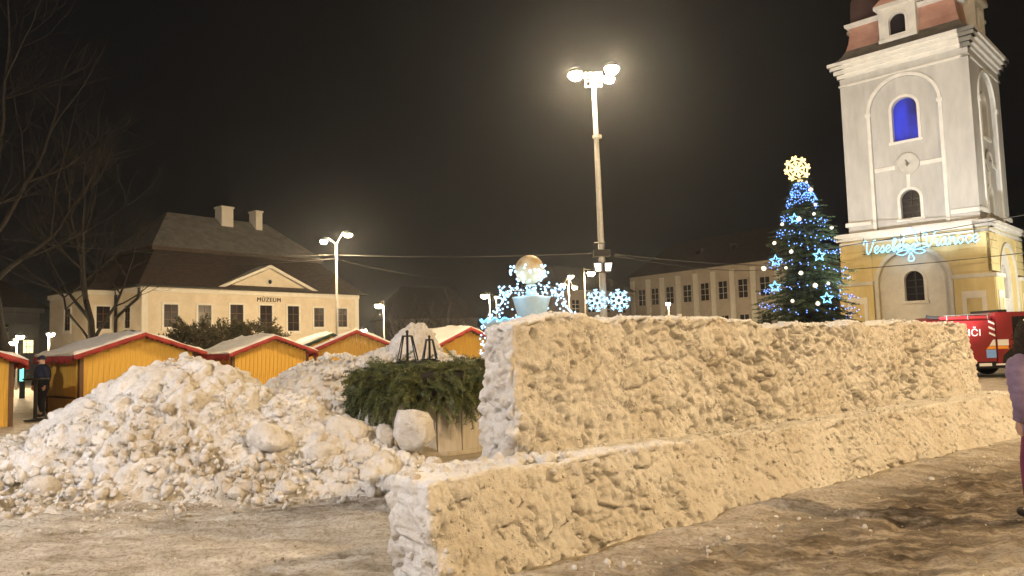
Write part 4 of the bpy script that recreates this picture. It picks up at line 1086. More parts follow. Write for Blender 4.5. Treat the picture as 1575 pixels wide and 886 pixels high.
star(1193, 401, .23, 'light blue star on the left side of the tree at mid height')
star(1260, 393, .23, 'light blue star on the right side of the tree at mid height')
star(1222, 336, .20, 'light blue star on the upper part of the tree')
star(1192, 441, .22, 'light blue star low on the left side of the tree')
star(1272, 459, .23, 'light blue star low on the right side of the tree')
for (px, py, r, lb) in ((1191, 374, .075, 'round lit bauble just above the left mid height star'), (1175, 413, .10, 'large lit bauble at the left edge of the tree below mid height'),
        (1217, 387, .08, 'lit bauble midway between the two mid height stars'), (1229, 337, .09, 'lit bauble touching the upper star'),
        (1252, 329, .065, 'lit bauble on the right flank level with the upper star'), (1254, 315, .06, 'small lit bauble on the right flank above the level of the upper star'),
        (1247, 292, .095, 'large lit bauble on the upper right flank under the topper lights'), (1279, 350, .075, 'lit bauble standing out at the right edge of the upper tree'),
        (1232, 420, .085, 'lit bauble in the middle of the tree, between mid height and low stars'), (1209, 412, .06, 'small lit bauble close right below the left mid height star'),
        (1254, 439, .09, 'lit bauble on the right half, higher and left of the low right star'), (1274, 436, .06, 'small lit bauble straight above the low right star'),
        (1219, 463, .07, 'lowest lit bauble in the middle of the tree'), (1258, 467, .085, 'lit bauble close left of the low right star'),
        (1203, 345, .07, 'lit bauble at the left edge level with the upper star'), (1240, 280, .06, 'topmost small lit bauble close below the snowflake topper')):
    b = MB(); b.sphere((0, 0, 0), r, 12, 8); o = b.build('bauble', M['bauble'], None, True); o.location = on_tree(px, py, .16)
    c_ = MB(); c_.tube([(0, 0, r * .95), (0, 0, r * 1.25)], r * .25, 6); c_.build('cap', M['chrome'], o)
    tag(o, lb, 'bauble', 'baubles on the tree')
b = MB(); tp = at(1226, 260, Y=29.95); t = empty('tree_topper', tp); tag(t, 'warm yellow snowflake rosette on the tip of the Christmas tree', 'tree topper')
b.tube([(.42 * cos(a), 0, .42 * sin(a)) for a in np.linspace(0, 2 * pi, 25)[:-1]], .035, 5, True); b.build('rim', M['e_top'], t)
for k in range(8):
    a = k * pi / 4 + .2; b = MB()
    b.tube([(0, 0, 0), (.42 * cos(a), 0, .42 * sin(a))], .045, 5); b.tube([(.53 * cos(a - .17), 0, .53 * sin(a - .17)), (.45 * cos(a), 0, .45 * sin(a)), (.53 * cos(a + .17), 0, .53 * sin(a + .17))], .05, 5)
    b.tube([(.22 * cos(a), 0, .22 * sin(a)), (.30 * cos(a + .3), 0, .30 * sin(a + .3))], .03, 4); b.tube([(.22 * cos(a), 0, .22 * sin(a)), (.30 * cos(a - .3), 0, .30 * sin(a - .3))], .03, 4); b.build('arm', M['e_top'], t)

# ================================================================== mast with floodlights and snowflakes
MP = gp(931, 25.0); mz = lambda py: at(931, py, Y=25.0).z
mast = empty('lamp_mast', MP); tag(mast, 'tall slim lighting mast with bright floodlights at its head behind the snow wall', 'lamp mast')
b = MB(); b.tube([(0, 0, 0), (0, 0, 4.6), (-.03, 0, mz(205)), (-.06, 0, mz(118))], [.13, .11, .085, .06], 10); b.build('pole', M['metal_pole'], mast, True)
b = MB(); b.lathe([(.16, mz(212)), (.16, mz(208))], n=10); b.build('collar', M['metal_pole'], mast)
hd = MB()
for z_ in (mz(112), mz(124), mz(132)): hd.tube([(-.35, 0, z_), (.25, 0, z_)], .025, 5)
for x_ in (-.32, -.15, .05, .2): hd.tube([(x_, 0, mz(110)), (x_, 0, mz(134))], .022, 5)
hd.tube([(-.9, 0, mz(118)), (.35, 0, mz(118))], .03, 5); hd.build('head_frame', M['metal_pole'], mast)
def head(par, p, r, mt, mtb='metal_dark'):
    p = Vector(p); b = MB(); b.lathe([(r * 1.1, r * .15), (r * 1.0, r * .55), (r * .4, r * .9)], p, 12); o = b.build('lamp_housing', M[mtb], par, True)
    b = MB(); b.sphere(p, r, 12, 8, .8); b.build('lamp_glass', M[mt], o, True)
for px, py in ((885, 115), (941, 106), (937, 122)):
    q = at(px, py, Y=24.8) - MP; head(mast, (q.x, q.y, q.z), .24 if py < 120 else .17, 'e_mast')
b = MB(); zt = mz(390); b.bx(-.28, .28, -.2, .2, zt - .1, zt + .12); b.tube([(-.25, -.18, zt + .1), (-.25, -.18, zt + .35), (.1, -.18, zt + .35), (.1, -.18, zt + .1)], .025, 4); b.build('bracket_box', M['metal_dark'], mast)
for sx in (-1, 1):
    b = MB(); b.add([(sx * .04, -.25, mz(404)), (sx * .34, -.27, mz(404)), (sx * .27, -.25, mz(420)), (sx * .04, -.25, mz(420)), (sx * .04, -.12, mz(404)), (sx * .34, -.14, mz(404)), (sx * .27, -.12, mz(420)), (sx * .04, -.12, mz(420))],
                    [(0, 1, 2, 3), (4, 7, 6, 5), (0, 4, 5, 1), (1, 5, 6, 2), (2, 6, 7, 3), (3, 7, 4, 0)]); fl = b.build('floodlight', M['metal_dark'], mast)
    b = MB(); y_ = -.275; b.poly([(sx * .07, y_, mz(406)), (sx * .30, y_ - .015, mz(406)), (sx * .245, y_, mz(418)), (sx * .07, y_, mz(418))]); b.build('lit_glass', M['e_panel'], fl)
def snowflake(px, py, core, label):
    p = at(px, py, Y=24.75); t = empty('light_snowflake', p); tag(t, label, 'snowflake light', 'snowflake lights on the mast')
    for k in range(8):
        a = k * pi / 4 + .1; d = lambda r, da=0: (r * cos(a + da), 0, r * sin(a + da)); b = MB()
        b.tube([d(.06), d(.38)], .022, 5); b.tube([d(.20), d(.30, .30)], .018, 4); b.tube([d(.20), d(.30, -.30)], .018, 4); b.tube([d(.30), d(.38, .16)], .018, 4); b.tube([d(.30), d(.38, -.16)], .018, 4); b.build('arm', M['e_flake'], t)
    b = MB(); b.tube([(.11 * cos(a), 0, .11 * sin(a)) for a in np.linspace(0, 2 * pi, 13)[:-1]], .028, 5, True); b.build('core', M['e_flake_warm' if core else 'e_flake'], t)
    b = MB(); b.tube([(0, .03, 0), (MP.x - p.x, .2, 0)], .02, 4); b.build('bracket', M['metal_dark'], t)
snowflake(918, 462, False, 'blue white light snowflake on the left side of the mast')
snowflake(952, 462, True, 'brighter light snowflake on the right side of the mast')

# ================================================================== fountain wrapped in lights
FC = gp(820, 15.0); fz = lambda py: at(818, py, Y=15.0).z
fo = empty('fountain', FC); tag(fo, 'tiered stone fountain with a big ball on top behind the snow wall', 'fountain')
b = MB(); b.lathe([(1.0, 0), (1.0, .5), (.92, .5), (.92, .3), (.05, .3)], n=28); b.build('basin', M['stone_teal'], fo, True)
b = MB(); b.lathe([(.34, .3), (.22, .6), (.18, 1.4), (.30, 1.75)], n=16); b.build('column', M['stone_teal'], fo, True)
b = MB(); b.lathe([(.25, 1.70), (.75, 1.85), (1.0, fz(497)), (1.02, fz(492)), (.9, fz(492)), (.3, fz(489))], n=28); b.build('lower_bowl', M['stone_teal'], fo, True)
b = MB(); b.lathe([(.26, fz(490)), (.29, fz(484)), (.38, fz(460)), (.40, fz(457)), (.36, fz(457)), (.12, fz(454)), (.10, fz(444)), (.13, fz(440)), (.08, fz(437))], n=24); b.build('upper_bowl', M['stone_teal'], fo, True)
b = MB(); b.sphere((-.02, 0, fz(415)), .30, 24, 14); b.build('ball', M['ball_gold'], fo, True)
b = MB(); b.tube([(.50 * cos(a), .50 * sin(a), fz(445)) for a in np.linspace(0, 2 * pi, 25)[:-1]], .02, 5, True); b.build('garland_hoop', M['metal_dark'], fo)
rf_ = np.random.default_rng(4)
def fchain(name, pts, mt, r, label): bulb_chain(name, [FC + Vector(p) for p in pts], r, mt, label, 'string lights', 'light strings on the fountain')
pts = []
for k in range(64):
    a = rf_.uniform(0, 2 * pi); zt_ = rf_.uniform(fz(434), fz(408)); c_ = (zt_ - fz(415)) / .30; R_ = .32 * sqrt(max(.05, 1 - c_ * c_)) + (.08 if k % 3 == 0 else .01); pts.append((-.02 + cos(a) * R_, sin(a) * R_, zt_))
net = bulb_chain('light_string', [FC + Vector(p) for p in pts], .024, 'e_ice', 'white blue lights netted over the fountain ball', 'string lights', 'light strings on the fountain', False)
def led_glow(t, p, col, e):            # the summed light of a string's many bulbs
    ld = bpy.data.lights.new('bulb_glow', 'POINT'); ld.energy = e; ld.color = col; ld.shadow_soft_size = .08
    l = bpy.data.objects.new('bulb_glow', ld); C.objects.link(l); l.parent = t; l.location = Vector(p) - t.location
for a in (-2.3, -.8): led_glow(net, FC + Vector((.52 * cos(a), .52 * sin(a), fz(444))), (.45, .74, 1.0), 8)
fchain('light_string', [(cos(a) * (.56 + .12 * sin(a * 9) + .05 * sin(a * 31)), sin(a) * (.56 + .1 * sin(a * 7)), fz(446) + .07 * sin(a * 13) + .05 * sin(a * 37)) for a in np.linspace(0, 2 * pi, 80)], 'e_ice', .022, 'dense ring of icy lights below the fountain ball')
pts = []
for j, a in enumerate((-.25, .12, .5, pi + .2, pi - .2, pi - .55, 2.0, 1.2)):
    for k in range(15):
        u = (k + rf_.uniform(-.4, .4)) / 14; u = min(1, max(0, u)); R_ = .60 + .34 * u ** 2 + rf_.normal() * .035; aa = a + rf_.normal() * .10; pts.append((cos(aa) * R_, sin(aa) * R_, fz(446) - u * (fz(446) - fz(492))))
bulb_chain('light_string', [FC + Vector(p) for p in pts], .021, 'e_ice', 'icy lights hanging like water between the fountain bowls', 'string lights', 'light strings on the fountain', False)
fchain('light_string', [(cos(a) * (1.03 + .03 * sin(a * 17)), sin(a) * 1.03, fz(492) + .03 * sin(a * 23)) for a in np.linspace(0, 2 * pi, 170)], 'e_cyan', .021, 'bluish light ring round the rim of the lower fountain bowl')
pts = []
for j in range(14):
    a = j * 2 * pi / 14
    for k in range(16): u = rf_.random(); aa = a + rf_.normal() * .08; R_ = 1.02 + .08 * u + rf_.normal() * .03; pts.append((cos(aa) * R_, sin(aa) * R_, fz(494) - u * 1.2))
bulb_chain('light_string', [FC + Vector(p) for p in pts], .021, 'e_ice', 'curtain of icy lights hanging from the lower fountain bowl', 'string lights', 'light strings on the fountain', False)

# ================================================================== street lamps
def street_lamp(px, py, Y, r, mt, label, arms=((1, 0),), pole_r=.06, short=False):
    """pole with lamp heads; arms are pixel offsets of further heads"""
    top = at(px, py, Y=Y); foot = Vector((top.x, top.y, 0)); t = empty('street_lamp', foot); tag(t, label, 'street lamp', 'street lamps round the square')
    b = MB(); b.tube([(0, 0, 0), (0, 0, top.z * .5), (0, 0, top.z)], [pole_r, pole_r * .8, pole_r * .6], 8); b.build('pole', M['metal_pole'], t, True)
    for dx, dy in arms:
        q = at(px + dx, py + dy, Y=Y) - foot
        if abs(dx) > 3:
            b = MB(); b.tube([(0, 0, top.z - .05), (q.x * .6, q.y * .6, q.z + r * .9), (q.x, q.y, q.z + r * .9)], pole_r * .5, 6); b.build('arm', M['metal_pole'], t)
        head(t, (q.x, q.y, q.z), r, mt)
    return t
street_lamp(517, 374, 35, .16, 'e_street', 'two headed street lamp on a tall pole before the right half of the museum', ((-19, -3), (18, -13)), .08)
street_lamp(590, 462, 45, .20, 'e_street', 'street lamp just right of the museum corner', ((-8, 8),))
street_lamp(753, 452, 42, .20, 'e_small', 'street lamp just left of the fountain with the ball', ((-8, 3),))
street_lamp(898, 412, 44, .22, 'e_small', 'bright street lamp close left of the snowflake mast', ((11, 8),))
street_lamp(874, 424, 55, .20, 'e_small', 'street lamp behind the right side of the fountain', ((4, 1), (-8, 14), (10, 18)))
street_lamp(708, 508, 40, .16, 'e_small', 'low globe lamp over the ridge of the small stall left of the wall', ((0, 0),))
street_lamp(560, 508, 42, .14, 'e_small', 'low globe lamp at the foot of the museum right corner', ((0, 0),))
street_lamp(26, 522, 38, .17, 'e_small', 'two headed lamp over the leftmost stall', ((-5, 5), (5, -4)))
street_lamp(75, 514, 36, .16, 'e_small', 'lamp at the left corner of the museum', ((3, 0),))
street_lamp(763, 457, 60, .14, 'e_small', 'small distant lamp touching the left edge of the fountain lights', ((0, 0),))
street_lamp(1028, 467, 66, .20, 'e_small', 'pinkish lamp in front of the long hall between its lower windows', ((0, 0),))
for px_, Y_, w_ in ((1000, 72, 'left'), (1110, 62, 'right')):  # added lamps, hidden behind the snow wall, to brighten the hall
    street_lamp(px_, 503, Y_, .22, 'e_small', 'added low globe lamp, unseen, brightening the %s end of the long hall' % w_, ((0, 0),))
# lamps of the near side of the square, out of the picture: they light the foreground
def square_lamp(p, mt, r, label):
    t = empty('street_lamp', (p[0], p[1], 0)); tag(t, label, 'street lamp', 'street lamps round the square')
    b = MB(); b.tube([(0, 0, 0), (0, 0, p[2] + .3)], [.11, .06], 8); b.build('pole', M['metal_pole'], t, True)
    q = Vector((p[0], p[1], 0)); to = (Vector((1.5, 8.5, 0)) - q).normalized() * .8
    b = MB(); b.tube([(0, 0, p[2] + .28), (to.x, to.y, p[2] + .28)], .04, 6); b.build('arm', M['metal_pole'], t)
    b = MB(); b.lathe([(r * 1.15, r * .85), (r * 1.0, r * 1.1), (r * .3, r * 1.3)], (to.x, to.y, p[2]), 14); o = b.build('lamp_housing', M['metal_dark'], t, True)
    b = MB(); b.sphere((to.x, to.y, p[2]), r, 16, 10, .8); b.build('lamp_glass', M[mt], o, True)
square_lamp((19.0, 3.0, 11.5), 'e_sodium', .44, 'sodium street lamp on the near side of the square, far right of the viewer')
square_lamp((9.5, -2.5, 10.5), 'e_sodium', .19, 'sodium street lamp behind the viewer to the right')
square_lamp((1.0, -12.0, 10.5), 'e_sodium', .25, 'sodium street lamp straight behind the viewer')
square_lamp((-12.5, .5, 8.0), 'e_white', .22, 'white street lamp on the near side of the square, left of the viewer')

# ================================================================== floodlights of the tower
def flood(p, aim, col, power, size, label):
    t = empty('floodlight', p); tag(t, label, 'floodlight', 'floodlights of the tower')
    d = (Vector(aim) - Vector(p) - Vector((0, 0, .6))).normalized(); q = d.to_track_quat('-Z', 'Y')
    b = MB(); b.tube([(0, 0, 0), (0, 0, .55)], .04, 6); b.build('post', M['metal_dark'], t)
    b = MB(); b.bx(-.2, .2, -.15, .15, 0, .12); o = b.build('housing', M['metal_dark'], t); o.rotation_mode = 'QUATERNION'; o.rotation_quaternion = q; o.location = (0, 0, .6)
    ld = bpy.data.lights.new('flood_beam', 'SPOT'); ld.energy = power; ld.color = col; ld.spot_size = radians(size); ld.spot_blend = .8; ld.shadow_soft_size = .15
    l = bpy.data.objects.new('flood_beam', ld); C.objects.link(l); l.parent = o; l.location = (0, 0, -.05)
flood((11.5, 22, 0), (20.5, 36.5, 9.5), (1.0, .99, .96), 8800, 60, 'floodlight on the ground aimed at the tower front, behind the snow wall')
flood((27.5, 29.5, 0), (24.5, 38, 7), (1.0, .95, .80), 2600, 75, 'floodlight on the ground aimed at the right flank of the tower')

# ================================================================== fire engine
FD = (radians(-5)); fdir = Vector((cos(FD), sin(FD), 0)); ff = gp(1583, 26.5)
ft = empty('fire_engine', ff, FD); tag(ft, 'red fire engine with white lettering parked in front of the church tower', 'fire engine')
W2 = 1.15
b = MB(); b.bx(-6.8, -1.72, -W2, W2, .55, 1.97); b.build('body', M['truck_red'], ft)
b = MB(); b.prism([(-1.68, -W2, .45), (-.02, -W2, .45), (0, -W2, 1.25), (-.10, -W2, 1.45), (-.42, -W2, 2.14), (-.60, -W2, 2.24), (-1.68, -W2, 2.24)], (0, 2 * W2, 0)); cb = b.build('cab', M['truck_red'], ft)
b = MB(); b.prism([(-1.12, -W2 - .012, 1.42), (-.22, -W2 - .012, 1.42), (-.50, -W2 - .012, 2.08), (-1.12, -W2 - .012, 2.08)], (0, .01, 0)); b.build('side_window', M['glass_dark'], cb)
b = MB(); b.add([(-.088, -1.0, 1.5), (-.088, 1.0, 1.5), (-.39, .95, 2.12), (-.39, -.95, 2.12)], [(0, 1, 2, 3)]); o = b.build('windscreen', M['glass_dark'], cb); o.location.x = .02
b = MB(); b.bx(-1.14, -1.12, -W2 - .006, -W2 + .01, .6, 2.1); b.bx(-.20, -.18, -W2 - .006, -W2 + .01, .6, 1.4); b.build('door_gap', M['rubber'], cb)
b = MB(); b.bx(-1.05, -.90, -W2 - .04, -W2 - .005, 1.22, 1.26); b.build('door_handle', M['chrome'], cb)
b = MB(); b.bx(-.25, -.12, -W2 - .28, -W2 - .06, 1.55, 1.95); b.tube([(-.2, -W2, 1.9), (-.2, -W2 - .2, 1.92)], .02, 5); b.build('mirror', M['rubber'], cb)
b = MB(); b.bx(-1.45, -1.15, -.9, .9, 2.245, 2.33); b.build('light_bar', M['metal_dark'], cb)
b = MB(); b.bx(-.06, .05, -1.0, -.7, .75, .95); b.build('headlight', M['truck_white'], cb); b = MB(); b.bx(-.06, .05, .7, 1.0, .75, .95); b.build('headlight', M['truck_white'], cb)
b = MB(); b.bx(-6.7, -.05, -1.05, 1.05, .32, .55); b.bx(-.3, .12, -W2, W2, .30, .62); b.build('chassis', M['rubber'], ft)
for x in (-.95, -5.2):
    for sy in (-1, 1):
        b = MB(); b.lathe([(.25, -.14), (.44, -.13), (.47, -.05), (.47, .05), (.44, .13), (.25, .14)], n=22); wh_ = b.build('wheel', M['rubber'], ft, True); wh_.rotation_euler = (pi / 2, 0, 0); wh_.location = (x, sy * 1.02, .47)
        b = MB(); b.lathe([(.25, -.12), (.20, -.06), (.05, -.10), (.05, .10), (.20, .06), (.25, .12)], n=18); b.build('rim', M['chrome'], wh_, True)
b = MB(); b.prism([(-1.55, -W2 - .006, .46), (-1.5, -W2 - .006, .75), (-1.25, -W2 - .006, .98), (-.65, -W2 - .006, .98), (-.4, -W2 - .006, .75), (-.36, -W2 - .006, .46)], (0, .02, 0)); b.build('wheel_arch', M['rubber'], cb)
y = -W2 - .008
text_mesh('HASIČI', .34, .004, 'lettering', M['truck_white'], ft, (-2.72, y, 1.44), (pi / 2, 0, 0), 1.05)
for i in range(3):
    b = MB(); z0 = 1.40 + i * .20; b.prism([(-1.92, y, z0 + .10), (-1.72, y, z0), (-1.72, y, z0 + .07), (-1.92, y, z0 + .17)], (0, .006, 0)); b.build('white_stripe', M['truck_white'], ft)
b = MB(); b.prism([(-2.05, y, .98), (-1.73, y, .98), (-1.73, y, 1.08), (-1.95, y, 1.08)], (0, .006, 0)); b.prism([(-1.66, y, .98), (-1.30, y, .98), (-1.30, y, 1.08), (-1.66, y, 1.08)], (0, .006, 0)); b.build('orange_stripe', M['truck_orange'], ft)
b = MB(); b.prism([(-1.94, y, 1.09), (-1.73, y, 1.09), (-1.73, y, 1.30), (-1.80, y, 1.30)], (0, .006, 0)); b.prism([(-1.66, y, 1.09), (-1.30, y, 1.09), (-1.30, y, 1.30), (-1.66, y, 1.30)], (0, .006, 0)); b.build('white_stripe', M['truck_white'], ft)
b = MB(); b.bx(-2.05, -1.73, y - .002, y + .006, .68, .96); b.build('blue_panel', M['truck_blue'], ft)
b = MB(); b.bx(-2.3, -1.9, -W2 - .01, -W2 + .02, .40, .50); b.bx(-1.75, -1.45, -W2 - .01, -W2 + .02, .42, .48); b.build('reflector', M['truck_white'], ft)
b = MB()
for x in (-5.9, -4.7, -3.5): b.bx(x - .5, x + .5, -W2 - .006, -W2 + .01, .75, 1.82)
b.build('locker_shutter', M['chrome'], ft)
b = MB(); b.bx(-3.4, -1.72, -.95, .95, 1.98, 2.13); b.build('roof_box', M['truck_red'], ft)
b = MB(); b.tube([(-3.35, -.8, 2.10), (-3.65, -.8, 2.13), (-3.78, -.8, 2.16)], [.06, .05, .07], 8); b.build('water_cannon', M['metal_dark'], ft)
b = MB(); b.tube([(-3.3, -1.0, 2.17), (-1.75, -1.0, 2.20)], .02, 5)
for x in (-3.2, -2.5, -1.85): b.tube([(x, -1.0, 2.0), (x, -1.0, 2.18)], .018, 5)
b.build('roof_rail', M['chrome'], ft)

# ================================================================== people
def skin_mesh(name, joints, edges, mt, parent, sub=2):
    me = bpy.data.meshes.new(name); me.from_pydata([j[0] for j in joints], edges, []); me.update()
    o = link(name, me, mt, parent); md = o.modifiers.new('skin', 'SKIN'); md.use_smooth_shade = True
    for i, j in enumerate(joints):
        r = j[1]; me.skin_vertices[0].data[i].radius = (r, r) if not isinstance(r, tuple) else r
    me.skin_vertices[0].data[0].use_root = True
    sb = o.modifiers.new('sub', 'SUBSURF'); sb.levels = sub; sb.render_levels = sub
    return o
def person(loc, rz, h, mats, label, lean=0.0, step=.22, hooded=True):
    """figure walking along local +x"""
    t = empty('person', loc, rz); t.scale = (h / 1.70,) * 3; tag(t, label, 'person')
    Ln = lambda z: lean * max(0, z - .9)
    J = [((0, 0, .93), .10), ((Ln(1.15), 0, 1.15), .09), ((Ln(1.38), 0, 1.38), .09), ((Ln(1.47), 0, 1.47), .06), ((Ln(1.53) + .02, 0, 1.53), .075), ((Ln(1.61) + .03, 0, 1.61), .095), ((Ln(1.68) + .02, 0, 1.675), .06)]
    E = [(0, 1), (1, 2), (2, 3), (3, 4), (4, 5), (5, 6)]
    feet = []; hands = []
    for s in (-1, 1):
        k = len(J); fx = step * s
        J += [((fx * .05, s * .09, .86), .092), ((fx * .5 + .04, s * .10, .48), .060), ((fx - .02, s * .10, .10), .042), ((fx + .12, s * .105, .035), .035)]
        E += [(0, k), (k, k + 1), (k + 1, k + 2), (k + 2, k + 3)]; feet.append((fx, s * .10))
        k = len(J); ax = -step * s * .8 + Ln(1.2)
        J += [((Ln(1.38), s * .17, 1.37), .05), ((ax * .5 + Ln(1.2) * .3, s * .23, 1.13), .045), ((ax + .08, s * .22, .90), .032), ((ax + .10, s * .22, .84), (.022, .036))]
        E += [(2, k), (k, k + 1), (k + 1, k + 2), (k + 2, k + 3)]; hands.append(Vector((ax + .10, s * .22, .82)))
        k0 = len(J) - 1
        for f in range(5):
            dx = (.03 - .018 * f) if f < 4 else .045; l_ = (.060, .072, .068, .052, .045)[f]
            p = J[k0][0]; k = len(J)
            if f < 4:
                J += [((p[0] + dx, p[1], p[2] - .03), .010), ((p[0] + dx + .008, p[1] - s * .012, p[2] - .03 - l_ * .6), .009), ((p[0] + dx + .004, p[1] - s * .028, p[2] - .03 - l_), .008)]
                E += [(k0, k), (k, k + 1), (k + 1, k + 2)]
            else:
                J += [((p[0] + dx, p[1] - s * .012, p[2] - .012), .010), ((p[0] + dx + .014, p[1] - s * .02, p[2] - .045), .009)]; E += [(k0, k), (k, k + 1)]
    body = skin_mesh('body', J, E, mats['skin'], t)
    # nose, eyes and mouth on the face, looking along +x
    hx, hz = Ln(1.61) + .03, 1.60
    f_ = MB(); f_.sphere((hx + .098, 0, hz - .012), .017, 8, 6, 1.5); f_.build('nose', mats['skin'], body, True)
    for s in (-1, 1):
        f_ = MB(); f_.sphere((hx + .082, s * .035, hz + .018), .013, 8, 6); f_.build('eye', M['rubber'], body, True)
    f_ = MB(); f_.tube([(hx + .078, -.025, hz - .058), (hx + .086, 0, hz - .060), (hx + .078, .025, hz - .058)], .006, 5); f_.build('mouth', mats['trousers'], body, True)
    # jacket, trousers, boots
    V, F = [], []; nr, ns = 44, 28
    for i in range(nr + 1):
        u = i / nr; z = .76 + .73 * u; ln = Ln(z); q = abs(sin(u * pi * 7.0)) ** .6
        ry = np.interp(u, [0, .15, .45, .72, .86, .94, 1], [.225, .225, .195, .215, .205, .13, .085]) * (.93 + .07 * q)
        rx = np.interp(u, [0, .15, .45, .72, .86, .94, 1], [.170, .170, .145, .155, .140, .105, .085]) * (.93 + .07 * q)
        for j in range(ns):
            a_ = 2 * pi * j / ns; w_ = 1 + .02 * sin(a_ * 5 + z * 21) + .012 * sin(a_ * 11 - z * 33); V.append((ln + rx * w_ * cos(a_), ry * w_ * sin(a_), z))
    for i in range(nr):
        for j in range(ns): F.append((i * ns + j, i * ns + (j + 1) % ns, (i + 1) * ns + (j + 1) % ns, (i + 1) * ns + j))
    F.append(tuple(reversed(range(ns)))); F.append(tuple(nr * ns + j for j in range(ns)))
    jk = MB(); jk.add(V, F)
    for s in (-1, 1):
        ax = -step * s * .8 + Ln(1.2); pts = [(Ln(1.36), s * .13, 1.38), (Ln(1.36), s * .20, 1.345), (ax * .3 + Ln(1.2) * .4, s * .245, 1.22), (ax * .5 + Ln(1.2) * .3, s * .255, 1.12), (ax + .04, s * .24, 1.0), (ax + .08, s * .225, .89)]
        cp = catmull(pts, 7); m_ = len(cp); jk.tube(cp, [np.interp(i / m_, [0, .15, .5, 1], [.10, .10, .080, .058]) * (.92 + .10 * abs(sin(i * .75))) for i in range(m_)], 12)
    jk.build('jacket', mats['jacket'], t, True)
    TT = [((0, 0, .88), (.15, .13))]; ET = []
    for s in (-1, 1):
        fx = step * s; k = len(TT); TT += [((fx * .12, s * .095, .74), .115), ((fx * .5 + .04, s * .10, .48), .085), ((fx * .9, s * .10, .20), .072), ((fx - .02, s * .10, .13), .070)]; ET += [(0, k), (k, k + 1), (k + 1, k + 2), (k + 2, k + 3)]
    skin_mesh('trousers', TT, ET, mats['trousers'], t)
    for fx, fy in feet:
        skin_mesh('boot', [((fx - .03, fy, .17), .062), ((fx - .03, fy, .06), .058), ((fx + .06, fy, .048), .050), ((fx + .16, fy, .042), .042)], [(0, 1), (1, 2), (2, 3)], mats['boots'], t)
    if hooded:
        V, F = clod(77, 3); V = V / np.linalg.norm(V, axis=1, keepdims=True)
        n_ = fbm(V, .35, 3, 9); keep = ~((V[:, 0] > .62) & (np.abs(V[:, 1]) < .55) & (V[:, 2] < .50) & (V[:, 2] > -.55))
        V2 = V * (1 + .10 * n_)[:, None] * np.array([.165, .170, .25]); V2[:, 2] -= np.clip(-V[:, 2], 0, 1) * .02
        F2 = F[keep[F].all(1)]; o = link('hood', np_mesh('hood', V2, F2), mats['hood'], t, True); o.location = (Ln(1.60), 0, 1.545)
        so = o.modifiers.new('thick', 'SOLIDIFY'); so.thickness = .02; so.offset = -1
        rr = np.random.default_rng(2); P_, D_, L_, R_ = [], [], [], []
        for i in range(0, len(V2)):
            if not keep[i]: continue
            for q in range(2):
                P_.append(V2[i]); D_.append(V[i] * .6 + rr.normal(size=3) * .4 + np.array([0, 0, -.3])); L_.append(rr.uniform(.03, .06)); R_.append(0)
        fu = foliage('fur', [sprig(4, .5, .05, 90, 1.0)], P_, D_, L_, R_, mats['hood'], o)
    else:
        V, F = clod(78, 2); V = V / np.linalg.norm(V, axis=1, keepdims=True); F2 = F[(V[F][:, :, 2].mean(1) > -.05)]; o = link('knitted_cap', np_mesh('cap', V * np.array([.118, .108, .13]), F2), mats['hood'], t, True); o.location = (Ln(1.62) + .02, 0, 1.615)
    return t
person((4.56, 6.45, 0), radians(98), 1.66, {'skin': M['skin'], 'jacket': M['jacket'], 'trousers': M['trousers'], 'boots': M['boots'], 'hood': M['hood']},
       'person in dark furry hood, lavender jacket and plum trousers at the right edge', lean=.06, step=.10)
person(gp(66, 20.6), radians(-120), 1.66, {'skin': M['skin'], 'jacket': M['navy'], 'trousers': M['navy'], 'boots': M['boots'], 'hood': M['navy']},
       'person in dark navy clothes by the bistro table between the leftmost stalls', step=.05, hooded=False)

# ================================================================== trees, shrubs
def bare_tree(name, foot, h, seed, label, spread=.55, thick=.22, depth=5, lean=(0, 0), more=(2, 3)):
    r = random.Random(seed); t = empty(name, foot); tag(t, label, 'tree', 'bare trees'); tr, br, tw_ = MB(), MB(), MB()
    def grow(p, d, l, rad, lev):
        n = 4; pts = [p]; q = p.copy(); dd = d.copy()
        for i in range(n):
            dd = (dd + Vector((r.gauss(0, .10), r.gauss(0, .10), r.gauss(.03, .06)))).normalized(); q = q + dd * l / n; pts.append(q.copy())
        rs = [rad * (1 - .38 * i / n) for i in range(n + 1)]
        (tr if lev == 0 else (br if lev < 3 else tw_)).tube(pts, rs, 7 if lev == 0 else (5 if lev < 3 else 3))
        if lev >= depth: return
        for k in range(r.choice((2, 3) if lev < 2 else more) if lev else 4):
            f = r.uniform(.45, 1.0); base = pts[min(n, int(f * n + .5))]; ax = Vector((r.gauss(0, 1), r.gauss(0, 1), r.gauss(.15, .5))).normalized()
            nd = (dd * (1 - spread) + ax * spread * 1.1).normalized(); grow(base, nd, l * r.uniform(.58, .80), rs[-1] * r.uniform(.55, .80), lev + 1)
        grow(pts[-1], (dd + Vector((0, 0, .1))).normalized(), l * .7, rs[-1] * .9, lev + 1)
    grow(Vector((0, 0, 0)), Vector((lean[0], lean[1], 1)).normalized(), h * .34, thick, 0)
    tr.build('trunk', M['bark'], t, True); br.build('limbs', M['bark'], t, True); tw_.build('twigs', M['bark'], t)
    return t
bare_tree('bare_tree', gp(10, 31), 19.0, 5, 'large dark bare tree spreading over the left edge before the museum', .55, .30, 6, (.2, 0), (2, 3, 4))
bare_tree('bare_tree', gp(150, 36), 13.5, 12, 'dark bare tree beside the left wing of the museum', .5, .22, 6)
bare_tree('bare_tree', gp(640, 62), 6.5, 21, 'small bare tree right of the museum', .5, .14, 5)
bare_tree('bare_tree', gp(690, 58), 6.8, 22, 'bare tree between the museum and the lit fountain', .55, .15, 5, (.1, 0))
